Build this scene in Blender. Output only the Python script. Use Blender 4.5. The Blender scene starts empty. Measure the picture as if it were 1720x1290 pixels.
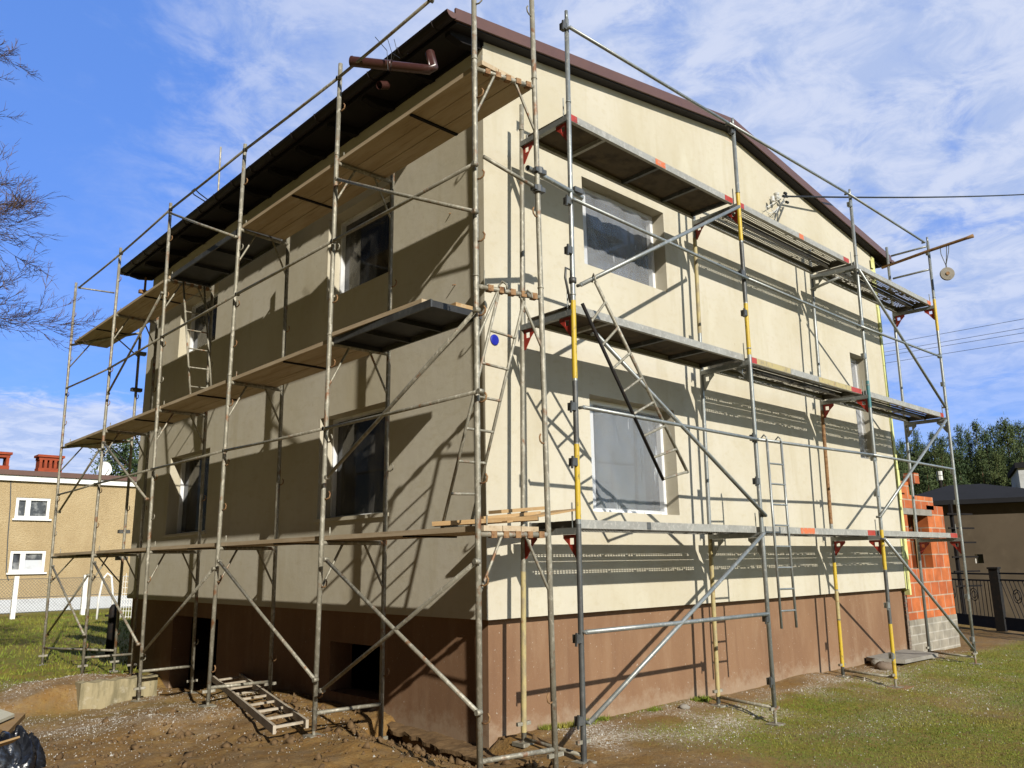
import bpy, math, random
import numpy as np
from mathutils import Vector, Matrix

random.seed(7)
rng = np.random.default_rng(11)
SC = bpy.context.scene
COL = SC.collection

# ------------------------------------------------------------------ camera, sky, sun, exposure
IW, IH, FPX = 1720.0, 1290.0, 1365.998
CAM = Vector((-5.1298, -5.8716, 1.9202))
YAW, PIT, ROL = 0.7518, 0.2164, -0.0150
_f = Vector((math.sin(YAW) * math.cos(PIT), math.cos(YAW) * math.cos(PIT), math.sin(PIT)))
_r = Vector((math.cos(YAW), -math.sin(YAW), 0))
_u = _r.cross(_f)
CR = math.cos(ROL) * _r + math.sin(ROL) * _u
CU = -math.sin(ROL) * _r + math.cos(ROL) * _u
CF = _f
cd = bpy.data.cameras.new('camera')
cam = bpy.data.objects.new('camera', cd)
COL.objects.link(cam)
cd.sensor_width = 36.0
cd.lens = FPX / IW * 36.0
cd.clip_start = 0.1
cd.clip_end = 2000
cam.matrix_world = Matrix(((CR.x, CU.x, -CF.x, CAM.x), (CR.y, CU.y, -CF.y, CAM.y), (CR.z, CU.z, -CF.z, CAM.z), (0, 0, 0, 1)))
SC.camera = cam

SUN = Vector((-0.305, -1.0, 0.57)).normalized()          # towards the sun
SUN_EL = math.asin(SUN.z)
SUN_AZ = math.atan2(SUN.x, SUN.y)

world = bpy.data.worlds.new('World')
SC.world = world
world.use_nodes = True
wn, wl_ = world.node_tree.nodes, world.node_tree.links
wn.clear()
w_out = wn.new('ShaderNodeOutputWorld')
w_bg = wn.new('ShaderNodeBackground')
w_bg.inputs['Strength'].default_value = 0.103
sky = wn.new('ShaderNodeTexSky')
sky.sky_type = 'NISHITA'
sky.sun_disc = False
sky.sun_elevation = SUN_EL
sky.sun_rotation = SUN_AZ
sky.air_density = 1.0
sky.dust_density = 0.3
sky.ozone_density = 2.5


def wmath(op, a, b=None, c=None, clamp=False):
    n = wn.new('ShaderNodeMath')
    n.operation = op
    n.use_clamp = clamp
    for k, v in enumerate((a, b, c)):
        if v is None:
            continue
        if isinstance(v, (int, float)):
            n.inputs[k].default_value = v
        else:
            wl_.new(v, n.inputs[k])
    return n.outputs[0]


def wsmooth(v, lo, hi):
    n = wn.new('ShaderNodeMapRange')
    n.interpolation_type = 'SMOOTHSTEP'
    wl_.new(v, n.inputs['Value'])
    n.inputs['From Min'].default_value = lo
    n.inputs['From Max'].default_value = hi
    return n.outputs['Result']


w_tc = wn.new('ShaderNodeTexCoord')
w_sep = wn.new('ShaderNodeSeparateXYZ')
wl_.new(w_tc.outputs['Generated'], w_sep.inputs[0])
dx, dy, dz = w_sep.outputs
zden = wmath('MAXIMUM', wmath('ADD', dz, 0.12), 0.05)
w_cmb = wn.new('ShaderNodeCombineXYZ')                  # cloud layer seen as a flat sheet overhead
wl_.new(wmath('DIVIDE', dx, zden), w_cmb.inputs[0])
wl_.new(wmath('DIVIDE', dy, zden), w_cmb.inputs[1])


def wnoise(scale, detail, rough, dist=0.0, off=(0, 0, 0), sc=(1, 1, 1)):
    m = wn.new('ShaderNodeMapping')
    m.inputs['Location'].default_value = off
    m.inputs['Scale'].default_value = sc
    wl_.new(w_cmb.outputs[0], m.inputs['Vector'])
    n = wn.new('ShaderNodeTexNoise')
    n.inputs['Scale'].default_value = scale
    n.inputs['Detail'].default_value = detail
    n.inputs['Roughness'].default_value = rough
    n.inputs['Distortion'].default_value = dist
    wl_.new(m.outputs[0], n.inputs['Vector'])
    return n.outputs['Fac']


n1 = wnoise(2.3, 10, 0.62, 0.35, (0.4, 5.2, 0.0))
n2 = wnoise(7.5, 8, 0.65, 0.5, (7.3, 2.2, 0.0))
# more cloud towards the east (right) of the view, clear towards the north-west
side = wmath('ADD', wmath('MULTIPLY', dx, 0.73), wmath('MULTIPLY', dy, -0.683))
bias = wsmooth(side, -0.38, 0.12)
hi_band = wsmooth(dz, 0.10, 0.30)
fac = wmath('ADD', wmath('MULTIPLY', n1, 0.72), wmath('MULTIPLY', n2, 0.28))
fac = wmath('ADD', fac, wmath('MULTIPLY', bias, 0.10))
cl = wmath('ADD', wmath('MULTIPLY', wsmooth(fac, 0.43, 0.58), 0.72), wmath('MULTIPLY', bias, 0.30))
cl = wmath('MULTIPLY', cl, wmath('ADD', wmath('MULTIPLY', hi_band, 0.75), 0.25))
cl = wmath('MULTIPLY', cl, wmath('ADD', 0.12, wmath('MULTIPLY', wsmooth(side, -0.46, -0.24), 0.88)))
# low bank of cloud on the western horizon with a soft ragged top
edge = wmath('ADD', 0.170, wmath('MULTIPLY', wmath('SUBTRACT', n2, 0.5), 0.06))
bank = wmath('MULTIPLY', wmath('SUBTRACT', 1.0, wsmooth(wmath('SUBTRACT', dz, edge), -0.004, 0.022)), wmath('SUBTRACT', 1.0, wsmooth(side, -0.15, 0.25)))
cl = wmath('MAXIMUM', wmath('MULTIPLY', cl, 0.86), wmath('MULTIPLY', bank, 0.85))
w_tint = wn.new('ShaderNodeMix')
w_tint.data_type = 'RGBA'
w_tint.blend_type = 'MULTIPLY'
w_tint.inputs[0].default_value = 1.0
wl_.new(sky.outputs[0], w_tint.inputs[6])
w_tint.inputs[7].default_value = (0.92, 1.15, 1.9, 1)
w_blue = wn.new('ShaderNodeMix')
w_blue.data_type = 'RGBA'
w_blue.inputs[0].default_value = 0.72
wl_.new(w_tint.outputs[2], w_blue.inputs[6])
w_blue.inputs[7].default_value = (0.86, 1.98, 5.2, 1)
w_ccol = wn.new('ShaderNodeMix')
w_ccol.data_type = 'RGBA'
wl_.new(wsmooth(n2, 0.36, 0.64), w_ccol.inputs[0])
w_ccol.inputs[6].default_value = (3.25, 3.95, 5.7, 1)
w_ccol.inputs[7].default_value = (4.75, 5.15, 6.25, 1)
w_mix = wn.new('ShaderNodeMix')
w_mix.data_type = 'RGBA'
wl_.new(cl, w_mix.inputs[0])
wl_.new(w_blue.outputs[2], w_mix.inputs[6])
wl_.new(w_ccol.outputs[2], w_mix.inputs[7])
# unseen sky behind the viewer: west dimmed to deepen wall shade, sunward boosted as fill
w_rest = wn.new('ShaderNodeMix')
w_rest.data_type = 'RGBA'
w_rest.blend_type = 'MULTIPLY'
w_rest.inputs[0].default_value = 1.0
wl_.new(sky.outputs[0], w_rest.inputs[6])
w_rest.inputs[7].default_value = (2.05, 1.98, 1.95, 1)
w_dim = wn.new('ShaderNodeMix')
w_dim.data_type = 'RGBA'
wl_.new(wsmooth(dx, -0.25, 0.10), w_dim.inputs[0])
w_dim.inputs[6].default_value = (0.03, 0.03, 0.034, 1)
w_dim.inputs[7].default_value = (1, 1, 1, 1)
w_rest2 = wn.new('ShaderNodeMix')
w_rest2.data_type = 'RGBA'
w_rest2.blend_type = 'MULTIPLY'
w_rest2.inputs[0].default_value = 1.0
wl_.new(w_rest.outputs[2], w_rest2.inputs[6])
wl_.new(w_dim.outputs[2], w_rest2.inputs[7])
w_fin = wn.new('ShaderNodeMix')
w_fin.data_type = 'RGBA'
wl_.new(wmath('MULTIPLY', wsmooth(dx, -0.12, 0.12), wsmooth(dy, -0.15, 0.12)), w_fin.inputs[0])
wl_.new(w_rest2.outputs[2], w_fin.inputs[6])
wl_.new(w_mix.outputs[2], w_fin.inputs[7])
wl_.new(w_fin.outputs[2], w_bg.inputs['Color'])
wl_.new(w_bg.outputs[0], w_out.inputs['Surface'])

sd = bpy.data.lights.new('sun', 'SUN')
sd.energy = 5.0
sd.angle = math.radians(0.53)
sd.color = (1.0, 0.95, 0.86)
sun = bpy.data.objects.new('sun', sd)
COL.objects.link(sun)
sun.rotation_euler = (-SUN).to_track_quat('-Z', 'Y').to_euler()
sun.location = SUN * 40

SC.view_settings.view_transform = 'Standard'
SC.view_settings.look = 'None'
SC.view_settings.exposure = 0.53
SC.view_settings.gamma = 1.0
SC.view_settings.use_curve_mapping = False
SC.render.engine = 'CYCLES'
SC.cycles.max_bounces = 8
SC.cycles.transparent_max_bounces = 12
SC.cycles.use_denoising = True


# ------------------------------------------------------------------ measuring helpers (a pixel of the photograph onto a plane of the place)
def ray(px, py):
    return (px - IW / 2) / FPX * CR - (py - IH / 2) / FPX * CU + CF


def on_axis(k, v, px, py):
    d = ray(px, py)
    return CAM + d * ((v - CAM[k]) / d[k])


def at_x(v, px, py): return on_axis(0, v, px, py)
def at_y(v, px, py): return on_axis(1, v, px, py)
def at_z(v, px, py): return on_axis(2, v, px, py)


def at_d(px, py, d):
    r = ray(px, py)
    return CAM + r * (d / math.hypot(r.x, r.y))


class Line:
    """a straight pole known by two points; .z(h) gives the point at height h"""
    def __init__(s, a, b): s.a, s.b = Vector(a), Vector(b)
    def z(s, h): return s.a + (s.b - s.a) * ((h - s.a.z) / (s.b.z - s.a.z))


# ------------------------------------------------------------------ materials
MATS = {}
ALB = 0.575                          # surfaces are a little darker than they look: the picture is exposed for them


def alb(c, k=None):
    k = ALB if k is None else k
    return (c[0] * k, c[1] * k, c[2] * k, 1)


def mat(name, base, rough=0.8, metal=0.0, spec=0.4, layers=(), bump=None, coat=0.0, coord='pos', k_=None):
    """procedural material: base colour, then noise layers (colour, scale, lo, hi, detail, stretch, amount)"""
    m = bpy.data.materials.new(name)
    m.use_nodes = True
    nt = m.node_tree
    N, L = nt.nodes, nt.links
    b = N['Principled BSDF']
    b.inputs['Roughness'].default_value = rough
    b.inputs['Metallic'].default_value = metal
    b.inputs['Specular IOR Level'].default_value = spec
    b.inputs['Coat Weight'].default_value = coat
    if coord == 'pos':
        src = N.new('ShaderNodeNewGeometry').outputs['Position']
    else:
        src = N.new('ShaderNodeTexCoord').outputs['Object']
    cur = None
    for k, ly in enumerate(layers):
        colr, scale, lo, hi, det, st, amt = ly
        mp = N.new('ShaderNodeMapping')
        mp.inputs['Scale'].default_value = st
        mp.inputs['Location'].default_value = (k * 3.7 + 1.3, k * 1.9, k * 5.1)
        L.new(src, mp.inputs['Vector'])
        nz = N.new('ShaderNodeTexNoise')
        nz.inputs['Scale'].default_value = scale
        nz.inputs['Detail'].default_value = det
        nz.inputs['Roughness'].default_value = 0.62
        L.new(mp.outputs[0], nz.inputs['Vector'])
        mr = N.new('ShaderNodeMapRange')
        mr.inputs['From Min'].default_value = lo
        mr.inputs['From Max'].default_value = hi
        mr.inputs['To Max'].default_value = amt
        L.new(nz.outputs['Fac'], mr.inputs['Value'])
        mx = N.new('ShaderNodeMix')
        mx.data_type = 'RGBA'
        L.new(mr.outputs[0], mx.inputs[0])
        if cur is None:
            mx.inputs[6].default_value = alb(base, k_)
        else:
            L.new(cur, mx.inputs[6])
        mx.inputs[7].default_value = alb(colr, k_)
        cur = mx.outputs[2]
    if cur is None:
        b.inputs['Base Color'].default_value = alb(base, k_)
    else:
        L.new(cur, b.inputs['Base Color'])
    if bump:
        prev = None
        for (scale, strength, dist) in bump:
            nz = N.new('ShaderNodeTexNoise')
            nz.inputs['Scale'].default_value = scale
            nz.inputs['Detail'].default_value = 5
            L.new(src, nz.inputs['Vector'])
            bp = N.new('ShaderNodeBump')
            bp.inputs['Strength'].default_value = strength
            bp.inputs['Distance'].default_value = dist
            L.new(nz.outputs['Fac'], bp.inputs['Height'])
            if prev is not None:
                L.new(prev, bp.inputs['Normal'])
            prev = bp.outputs['Normal']
        L.new(prev, b.inputs['Normal'])
    MATS[name] = m
    return m


U3 = (1, 1, 1)
M_render = mat('cream_render', (0.725, 0.67, 0.54), 0.92, 0, 0.12,
               [((0.62, 0.55, 0.385), 0.55, 0.40, 0.66, 5, (1, 1, 0.7), 0.8),
                ((0.75, 0.70, 0.55), 1.7, 0.48, 0.72, 6, (1, 1, 0.4), 0.75),
                ((0.58, 0.51, 0.35), 3.6, 0.56, 0.76, 7, (1.0, 1.0, 0.14), 0.6),
                ((0.62, 0.55, 0.39), 9.0, 0.52, 0.74, 7, (1.0, 0.6, 1.6), 0.55),
                ((0.46, 0.38, 0.24), 15.0, 0.69, 0.76, 3, (1, 1, 0.35), 0.5),
                ((0.80, 0.77, 0.66), 42.0, 0.74, 0.77, 2, U3, 0.6)],
               [(240, 0.35, 0.004), (11, 0.10, 0.02), (2.2, 0.07, 0.06)])
M_plinth = mat('brown_plinth', (0.325, 0.188, 0.105), 0.85, 0, 0.15,
               [((0.25, 0.137, 0.076), 1.3, 0.40, 0.66, 6, (1, 1, 0.5), 0.8),
                ((0.41, 0.27, 0.165), 4.0, 0.52, 0.74, 7, (1, 1, 0.22), 0.6),
                ((0.23, 0.127, 0.074), 6.0, 0.56, 0.74, 6, (1, 1, 0.12), 0.5),
                ((0.60, 0.52, 0.42), 34.0, 0.70, 0.73, 2, U3, 0.8),
                ((0.52, 0.44, 0.35), 90.0, 0.66, 0.72, 2, (1, 1, .7), 0.5)],
               [(120, 0.25, 0.004), (8, .15, .02)])


def splash(m, z0, z1, colr, amt):
    """mud thrown up against the foot of a wall: blotchy, thinning out upwards"""
    N, L = m.node_tree.nodes, m.node_tree.links
    b = N['Principled BSDF']
    old = b.inputs['Base Color'].links[0].from_socket
    g = N.new('ShaderNodeNewGeometry')
    sp = N.new('ShaderNodeSeparateXYZ')
    L.new(g.outputs['Position'], sp.inputs[0])
    nz = N.new('ShaderNodeTexNoise')
    nz.inputs['Scale'].default_value = 7
    nz.inputs['Detail'].default_value = 8
    nz.inputs['Roughness'].default_value = 0.75
    L.new(g.outputs['Position'], nz.inputs['Vector'])
    mr = N.new('ShaderNodeMapRange')
    mr.inputs['From Min'].default_value = z0
    mr.inputs['From Max'].default_value = z1
    mr.inputs['To Min'].default_value = 0.62
    mr.inputs['To Max'].default_value = 0.0
    L.new(sp.outputs[2], mr.inputs['Value'])
    ad = N.new('ShaderNodeMath')
    L.new(nz.outputs['Fac'], ad.inputs[0])
    L.new(mr.outputs[0], ad.inputs[1])
    m2 = N.new('ShaderNodeMapRange')
    m2.inputs['From Min'].default_value = 0.78
    m2.inputs['From Max'].default_value = 1.02
    m2.inputs['To Max'].default_value = amt
    L.new(ad.outputs[0], m2.inputs['Value'])
    mx = N.new('ShaderNodeMix')
    mx.data_type = 'RGBA'
    L.new(m2.outputs[0], mx.inputs[0])
    L.new(old, mx.inputs[6])
    mx.inputs[7].default_value = alb(colr)
    L.new(mx.outputs[2], b.inputs['Base Color'])


splash(M_plinth, .28, .72, (0.46, 0.35, 0.24), 0.55)
M_rooftin = mat('brown_roof_trim', (0.155, 0.070, 0.042), 0.45, 0, 0.5, [((0.12, 0.052, 0.033), 3, 0.4, 0.7, 4, U3, 0.7)])
M_roof = mat('dark_roof', (0.012, 0.009, 0.009), 0.7, 0, 0.3, [((0.02, 0.013, 0.012), 5, 0.4, 0.7, 4, U3, 0.7)])
M_soffit = mat('dark_stained_timber', (0.010, 0.008, 0.008), 0.85, 0, 0.2, [((0.018, 0.013, 0.011), 9, 0.45, 0.7, 5, (1, 0.2, 1), 0.7)])
M_gutter = mat('brown_plastic_gutter', (0.014, 0.008, 0.008), 0.5, 0, 0.25, [((0.022, 0.012, 0.011), 6, 0.45, 0.7, 4, U3, 0.6)])
M_pipe = mat('brown_downpipe', (0.070, 0.026, 0.022), 0.32, 0, 0.5,
             [((0.13, 0.075, 0.055), 9, 0.56, 0.75, 5, U3, 0.6), ((0.3, 0.25, 0.2), 30, 0.68, 0.74, 3, U3, 0.5)])
M_steel_old = mat('old_scaffold_steel', (0.37, 0.345, 0.265), 0.55, 0.25, 0.4,
                  [((0.24, 0.215, 0.16), 5, 0.42, 0.66, 6, U3, 0.8),
                   ((0.62, 0.58, 0.47), 26, 0.52, 0.62, 5, (1, 1, 0.6), 0.75),
                   ((0.27, 0.11, 0.035), 8, 0.57, 0.66, 6, (1, 1, 0.7), 0.85)],
                  [(60, 0.35, 0.004)])
M_steel_new = mat('galvanised_scaffold_steel', (0.38, 0.40, 0.385), 0.42, 0.45, 0.5,
                  [((0.27, 0.295, 0.28), 4, 0.42, 0.66, 6, U3, 0.8),
                   ((0.62, 0.61, 0.55), 30, 0.57, 0.64, 5, (1, 1, 0.6), 0.75),
                   ((0.20, 0.19, 0.17), 12, 0.6, 0.7, 6, (1, 1, 0.5), 0.55)],
                  [(70, 0.3, 0.003)])
M_steel_dark = mat('dull_dark_steel', (0.13, 0.135, 0.13), 0.5, 0.4, 0.4,
                   [((0.22, 0.215, 0.2), 22, 0.5, 0.66, 5, (1, 1, 0.5), 0.7), ((0.07, 0.065, 0.06), 5, 0.45, 0.65, 5, U3, 0.7)],
                   [(70, 0.3, 0.003)])
M_yellow = mat('yellow_painted_steel', (0.72, 0.50, 0.025), 0.5, 0, 0.45,
               [((0.16, 0.12, 0.05), 30, 0.57, 0.64, 6, (1, 1, 0.6), 0.85), ((0.62, 0.42, 0.06), 5, 0.45, 0.7, 4, U3, 0.6)])
M_yellow_pale = mat('faded_yellow_steel', (0.55, 0.45, 0.2), 0.6, 0, 0.4,
                    [((0.34, 0.28, 0.18), 14, 0.48, 0.62, 6, (1, 1, 0.5), 0.8), ((0.3, 0.12, 0.04), 11, 0.6, 0.68, 6, U3, 0.7)])
M_teal = mat('teal_painted_steel', (0.05, 0.22, 0.24), 0.5, 0, 0.4, [((0.2, 0.25, 0.25), 24, 0.55, 0.66, 5, U3, 0.7)])
M_red = mat('red_painted_steel', (0.50, 0.045, 0.025), 0.5, 0, 0.4,
            [((0.25, 0.05, 0.03), 16, 0.52, 0.66, 5, U3, 0.7), ((0.55, 0.35, 0.25), 40, 0.64, 0.7, 4, U3, 0.6)])
M_orange = mat('orange_painted_steel', (0.75, 0.19, 0.06), 0.55, 0, 0.4, [((0.5, 0.42, 0.34), 25, 0.54, 0.66, 5, U3, 0.7)])
M_rust = mat('rusty_steel', (0.38, 0.22, 0.10), 0.8, 0.1, 0.3,
             [((0.16, 0.06, 0.022), 20, 0.45, 0.66, 6, U3, 0.85), ((0.5, 0.36, 0.2), 45, 0.58, 0.7, 4, U3, 0.6)])
M_rail_alu = mat('dusty_deck_rim', (0.46, 0.45, 0.40), 0.55, 0.2, 0.4,
                 [((0.32, 0.30, 0.26), 6, 0.45, 0.68, 6, (1, 1, 1), 0.7), ((0.66, 0.63, 0.55), 24, 0.52, 0.66, 5, U3, 0.75)],
                 [(40, 0.2, 0.003)])
M_perf = mat('perforated_steel', (0.16, 0.15, 0.13), 0.5, 0.35, 0.4,
             [((0.24, 0.22, 0.18), 10, 0.45, 0.66, 5, U3, 0.7), ((0.10, 0.085, 0.06), 3, 0.45, 0.7, 5, U3, 0.7)])
M_ply = mat('weathered_plywood', (0.135, 0.105, 0.07), 0.85, 0, 0.2,
            [((0.06, 0.047, 0.035), 3.2, 0.46, 0.62, 6, U3, 0.85), ((0.2, 0.15, 0.085), 7, 0.54, 0.7, 5, U3, 0.6),
             ((0.26, 0.15, 0.06), 4, 0.66, 0.72, 3, U3, 0.6)])
M_plate = mat('black_deck_plate', (0.028, 0.028, 0.027), 0.6, 0.2, 0.4,
              [((0.055, 0.052, 0.048), 5, 0.45, 0.68, 5, U3, 0.8), ((0.14, 0.125, 0.1), 30, 0.64, 0.74, 4, U3, 0.5)])
M_board = mat('old_scaffold_board', (0.66, 0.53, 0.36), 0.85, 0, 0.2,
              [((0.50, 0.37, 0.22), 2.4, 0.4, 0.65, 6, (3.5, 0.5, 3), 0.8),
               ((0.30, 0.2, 0.11), 11, 0.56, 0.72, 6, (3, 0.18, 3), 0.6),
               ((0.66, 0.57, 0.42), 5, 0.58, 0.74, 5, (2, 0.6, 2), 0.6)],
              [(30, 0.2, 0.004)])
M_ladder = mat('pale_ladder_wood', (0.60, 0.52, 0.40), 0.8, 0, 0.2, [((0.42, 0.34, 0.24), 6, 0.42, 0.66, 5, U3, 0.7), ((0.72, 0.66, 0.55), 18, 0.55, 0.7, 4, U3, 0.6)])
M_board_new = mat('fresh_pine_board', (0.55, 0.36, 0.17), 0.8, 0, 0.25,
                  [((0.42, 0.25, 0.11), 7, 0.45, 0.68, 6, (0.5, 0.5, 4), 0.8), ((0.62, 0.48, 0.3), 20, 0.58, 0.7, 4, U3, 0.6)],
                  [(30, 0.2, 0.004)])
M_frame = mat('white_window_frame', (0.78, 0.79, 0.8), 0.35, 0, 0.5, [((0.62, 0.61, 0.57), 8, 0.5, 0.75, 4, U3, 0.5)], k_=.85)
M_pane = mat('dark_window_glass', (0.012, 0.014, 0.018), 0.06, 0, 0.5)
M_blue = mat('blue_plastic', (0.012, 0.02, 0.42), 0.35, 0, 0.5, [((0.02, 0.04, 0.5), 30, 0.5, 0.7, 3, U3, 0.5)])
M_insul = mat('yellow_insulation_edge', (0.86, 0.88, 0.36), 0.85, 0, 0.2, [((0.62, 0.56, 0.2), 3, 0.45, 0.65, 4, (1, 1, 0.8), 0.8), ((0.8, 0.8, 0.58), 14, 0.55, 0.7, 4, U3, 0.7)])
M_concrete = mat('stained_concrete', (0.46, 0.39, 0.23), 0.9, 0, 0.2,
                 [((0.20, 0.175, 0.10), 3, 0.46, 0.62, 7, (2.5, 2.5, 0.5), 0.8), ((0.62, 0.56, 0.42), 12, 0.55, 0.72, 5, U3, 0.6)],
                 [(25, 0.4, 0.012)])
M_slab = mat('grey_concrete', (0.36, 0.33, 0.28), 0.9, 0, 0.2, [((0.24, 0.22, 0.18), 5, 0.45, 0.68, 6, U3, 0.8)], [(25, 0.4, 0.01)])
M_bagplastic = mat('black_sheet_plastic', (0.012, 0.013, 0.017), 0.28, 0, 0.6, [((0.05, 0.055, 0.065), 6, 0.5, 0.72, 5, U3, 0.6)], [(9, 0.5, 0.05)])
M_cardboard = mat('cardboard', (0.42, 0.27, 0.12), 0.85, 0, 0.2, [((0.34, 0.2, 0.09), 8, 0.45, 0.7, 4, U3, 0.6)])
M_palebrd = mat('pale_board', (0.72, 0.68, 0.52), 0.8, 0, 0.2, [((0.6, 0.55, 0.42), 8, 0.45, 0.7, 4, U3, 0.6)])
M_stucco = mat('ochre_stucco', (0.62, 0.47, 0.26), 0.95, 0, 0.1,
               [((0.50, 0.365, 0.19), 14, 0.42, 0.66, 8, U3, 0.7), ((0.70, 0.55, 0.32), 1.2, 0.45, 0.7, 4, U3, 0.5), ((0.42, 0.30, 0.16), 0.5, .55, .75, 5, (1, 1, .3), .5)], [(26, 0.9, 0.05)])
M_whitewall = mat('white_painted_wall', (0.74, 0.76, 0.78), 0.8, 0, 0.2, [((0.5, 0.5, 0.48), 2.5, 0.5, 0.72, 6, (1, 1, 2), 0.6)])
M_white = mat('white_paint', (0.8, 0.79, 0.74), 0.55, 0, 0.4, [((0.62, 0.6, 0.54), 5, 0.5, 0.72, 5, U3, 0.6)], k_=.8)
M_chimney = mat('red_chimney_brick', (0.42, 0.085, 0.035), 0.9, 0, 0.2, [((0.28, 0.06, 0.03), 4, 0.45, 0.65, 4, (1, 1, 3), 0.7)])
M_graywall = mat('grey_brown_plaster', (0.15, 0.118, 0.082), 0.95, 0, 0.1, [((0.11, 0.086, 0.06), 1.2, 0.42, 0.68, 7, U3, 0.8), ((0.19, 0.15, 0.105), 3, 0.55, 0.74, 5, U3, 0.6)])
M_felt = mat('roofing_felt', (0.034, 0.034, 0.037), 0.95, 0, 0.05, [((0.028, 0.028, 0.03), 1.5, 0.45, 0.68, 5, U3, 0.7)])
M_iron = mat('black_iron', (0.018, 0.016, 0.015), 0.7, 0.0, 0.15, [((0.05, 0.03, 0.02), 12, 0.52, 0.7, 5, U3, 0.6)])
M_cable = mat('black_cable', (0.012, 0.012, 0.012), 0.5, 0, 0.4)
M_wire = mat('grey_wire', (0.16, 0.17, 0.17), 0.5, 0.3, 0.4)
M_porc = mat('white_porcelain', (0.82, 0.82, 0.78), 0.25, 0, 0.5)
M_stone = mat('rubble_stone', (0.25, 0.19, 0.14), 0.9, 0, 0.2, [((0.36, 0.31, 0.24), 12, 0.5, 0.7, 5, U3, 0.7)], [(30, 0.4, 0.01)])
M_bark = mat('dark_bark', (0.17, 0.115, 0.085), 0.95, 0, 0.05, [((0.25, 0.18, 0.13), 6, 0.5, 0.7, 5, U3, 0.7)])
M_pinebark = mat('pine_bark', (0.20, 0.10, 0.055), 0.9, 0, 0.2, [((0.10, 0.06, 0.04), 2, 0.45, 0.65, 5, U3, 0.8)])
M_pine_a = mat('pine_needles', (0.068, 0.112, 0.040), 0.75, 0, 0.25, [((0.13, 0.175, 0.055), 0.5, 0.45, 0.65, 4, U3, 0.8), ((0.05, 0.09, 0.038), 1.3, 0.5, 0.68, 4, U3, 0.8)])
M_pine_b = mat('yellowish_pine_needles', (0.095, 0.135, 0.044), 0.75, 0, 0.25, [((0.135, 0.165, 0.05), 0.5, 0.45, 0.65, 4, U3, 0.8), ((0.07, 0.115, 0.042), 1.3, 0.5, 0.68, 4, U3, 0.8)])
M_grass = mat('grass_blades', (0.21, 0.265, 0.026), 0.75, 0, 0.25, [((0.38, 0.32, 0.06), 1.4, 0.45, 0.62, 5, U3, 0.85), ((0.10, 0.18, 0.025), 0.7, 0.5, 0.7, 4, U3, 0.8)])
M_crumb = mat('plaster_crumbs', (0.72, 0.68, 0.6), 0.9, 0, 0.2, [((0.5, 0.44, 0.34), 20, 0.5, 0.66, 3, U3, 0.7)])
M_straw = mat('dry_straw', (0.52, 0.42, 0.24), 0.9, 0, 0.2, [((0.32, 0.22, 0.11), 3, 0.45, 0.66, 4, U3, 0.8)])
M_clod = mat('earth_clods', (0.20, 0.125, 0.06), 0.95, 0, 0.15, [((0.12, 0.072, 0.035), 8, 0.45, 0.66, 5, U3, 0.8)], [(40, 0.5, 0.01)])


def brick_mat(name, c1, c2, mortar, bw, bh, swap, bump=0.4, ms=0.012, rough=0.85):
    m = bpy.data.materials.new(name)
    m.use_nodes = True
    N, L = m.node_tree.nodes, m.node_tree.links
    b = N['Principled BSDF']
    b.inputs['Roughness'].default_value = rough
    b.inputs['Specular IOR Level'].default_value = 0.2
    g = N.new('ShaderNodeNewGeometry')
    s = N.new('ShaderNodeSeparateXYZ')
    L.new(g.outputs['Position'], s.inputs[0])
    c = N.new('ShaderNodeCombineXYZ')
    ad = N.new('ShaderNodeMath')
    L.new(s.outputs[0], ad.inputs[0])
    L.new(s.outputs[1], ad.inputs[1])
    L.new(ad.outputs[0], c.inputs[0])
    L.new(s.outputs[2], c.inputs[1])
    t = N.new('ShaderNodeTexBrick')
    t.inputs['Scale'].default_value = 1.0
    t.inputs['Brick Width'].default_value = bw
    t.inputs['Row Height'].default_value = bh
    t.inputs['Mortar Size'].default_value = ms
    t.inputs['Mortar Smooth'].default_value = 0.1
    t.inputs['Color1'].default_value = alb(c1)
    t.inputs['Color2'].default_value = alb(c2)
    t.inputs['Mortar'].default_value = alb(mortar)
    L.new(c.outputs[0], t.inputs['Vector'])
    nz = N.new('ShaderNodeTexNoise')
    nz.inputs['Scale'].default_value = 5
    nz.inputs['Detail'].default_value = 6
    L.new(g.outputs['Position'], nz.inputs['Vector'])
    mx = N.new('ShaderNodeMix')
    mx.data_type = 'RGBA'
    mx.blend_type = 'OVERLAY'
    mx.inputs[0].default_value = 0.55
    L.new(t.outputs['Color'], mx.inputs[6])
    L.new(nz.outputs['Fac'], mx.inputs[7])
    L.new(mx.outputs[2], b.inputs['Base Color'])
    bp = N.new('ShaderNodeBump')
    bp.inputs['Strength'].default_value = bump
    bp.inputs['Distance'].default_value = 0.01
    bp.invert = True
    L.new(t.outputs['Fac'], bp.inputs['Height'])
    L.new(bp.outputs[0], b.inputs['Normal'])
    return m


M_block = brick_mat('orange_hollow_block', (0.64, 0.185, 0.055), (0.48, 0.12, 0.04), (0.52, 0.36, 0.25), 0.38, 0.245, False)
M_greyblock = brick_mat('grey_concrete_block', (0.40, 0.36, 0.28), (0.33, 0.29, 0.22), (0.5, 0.46, 0.38), 0.39, 0.15, False)

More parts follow.
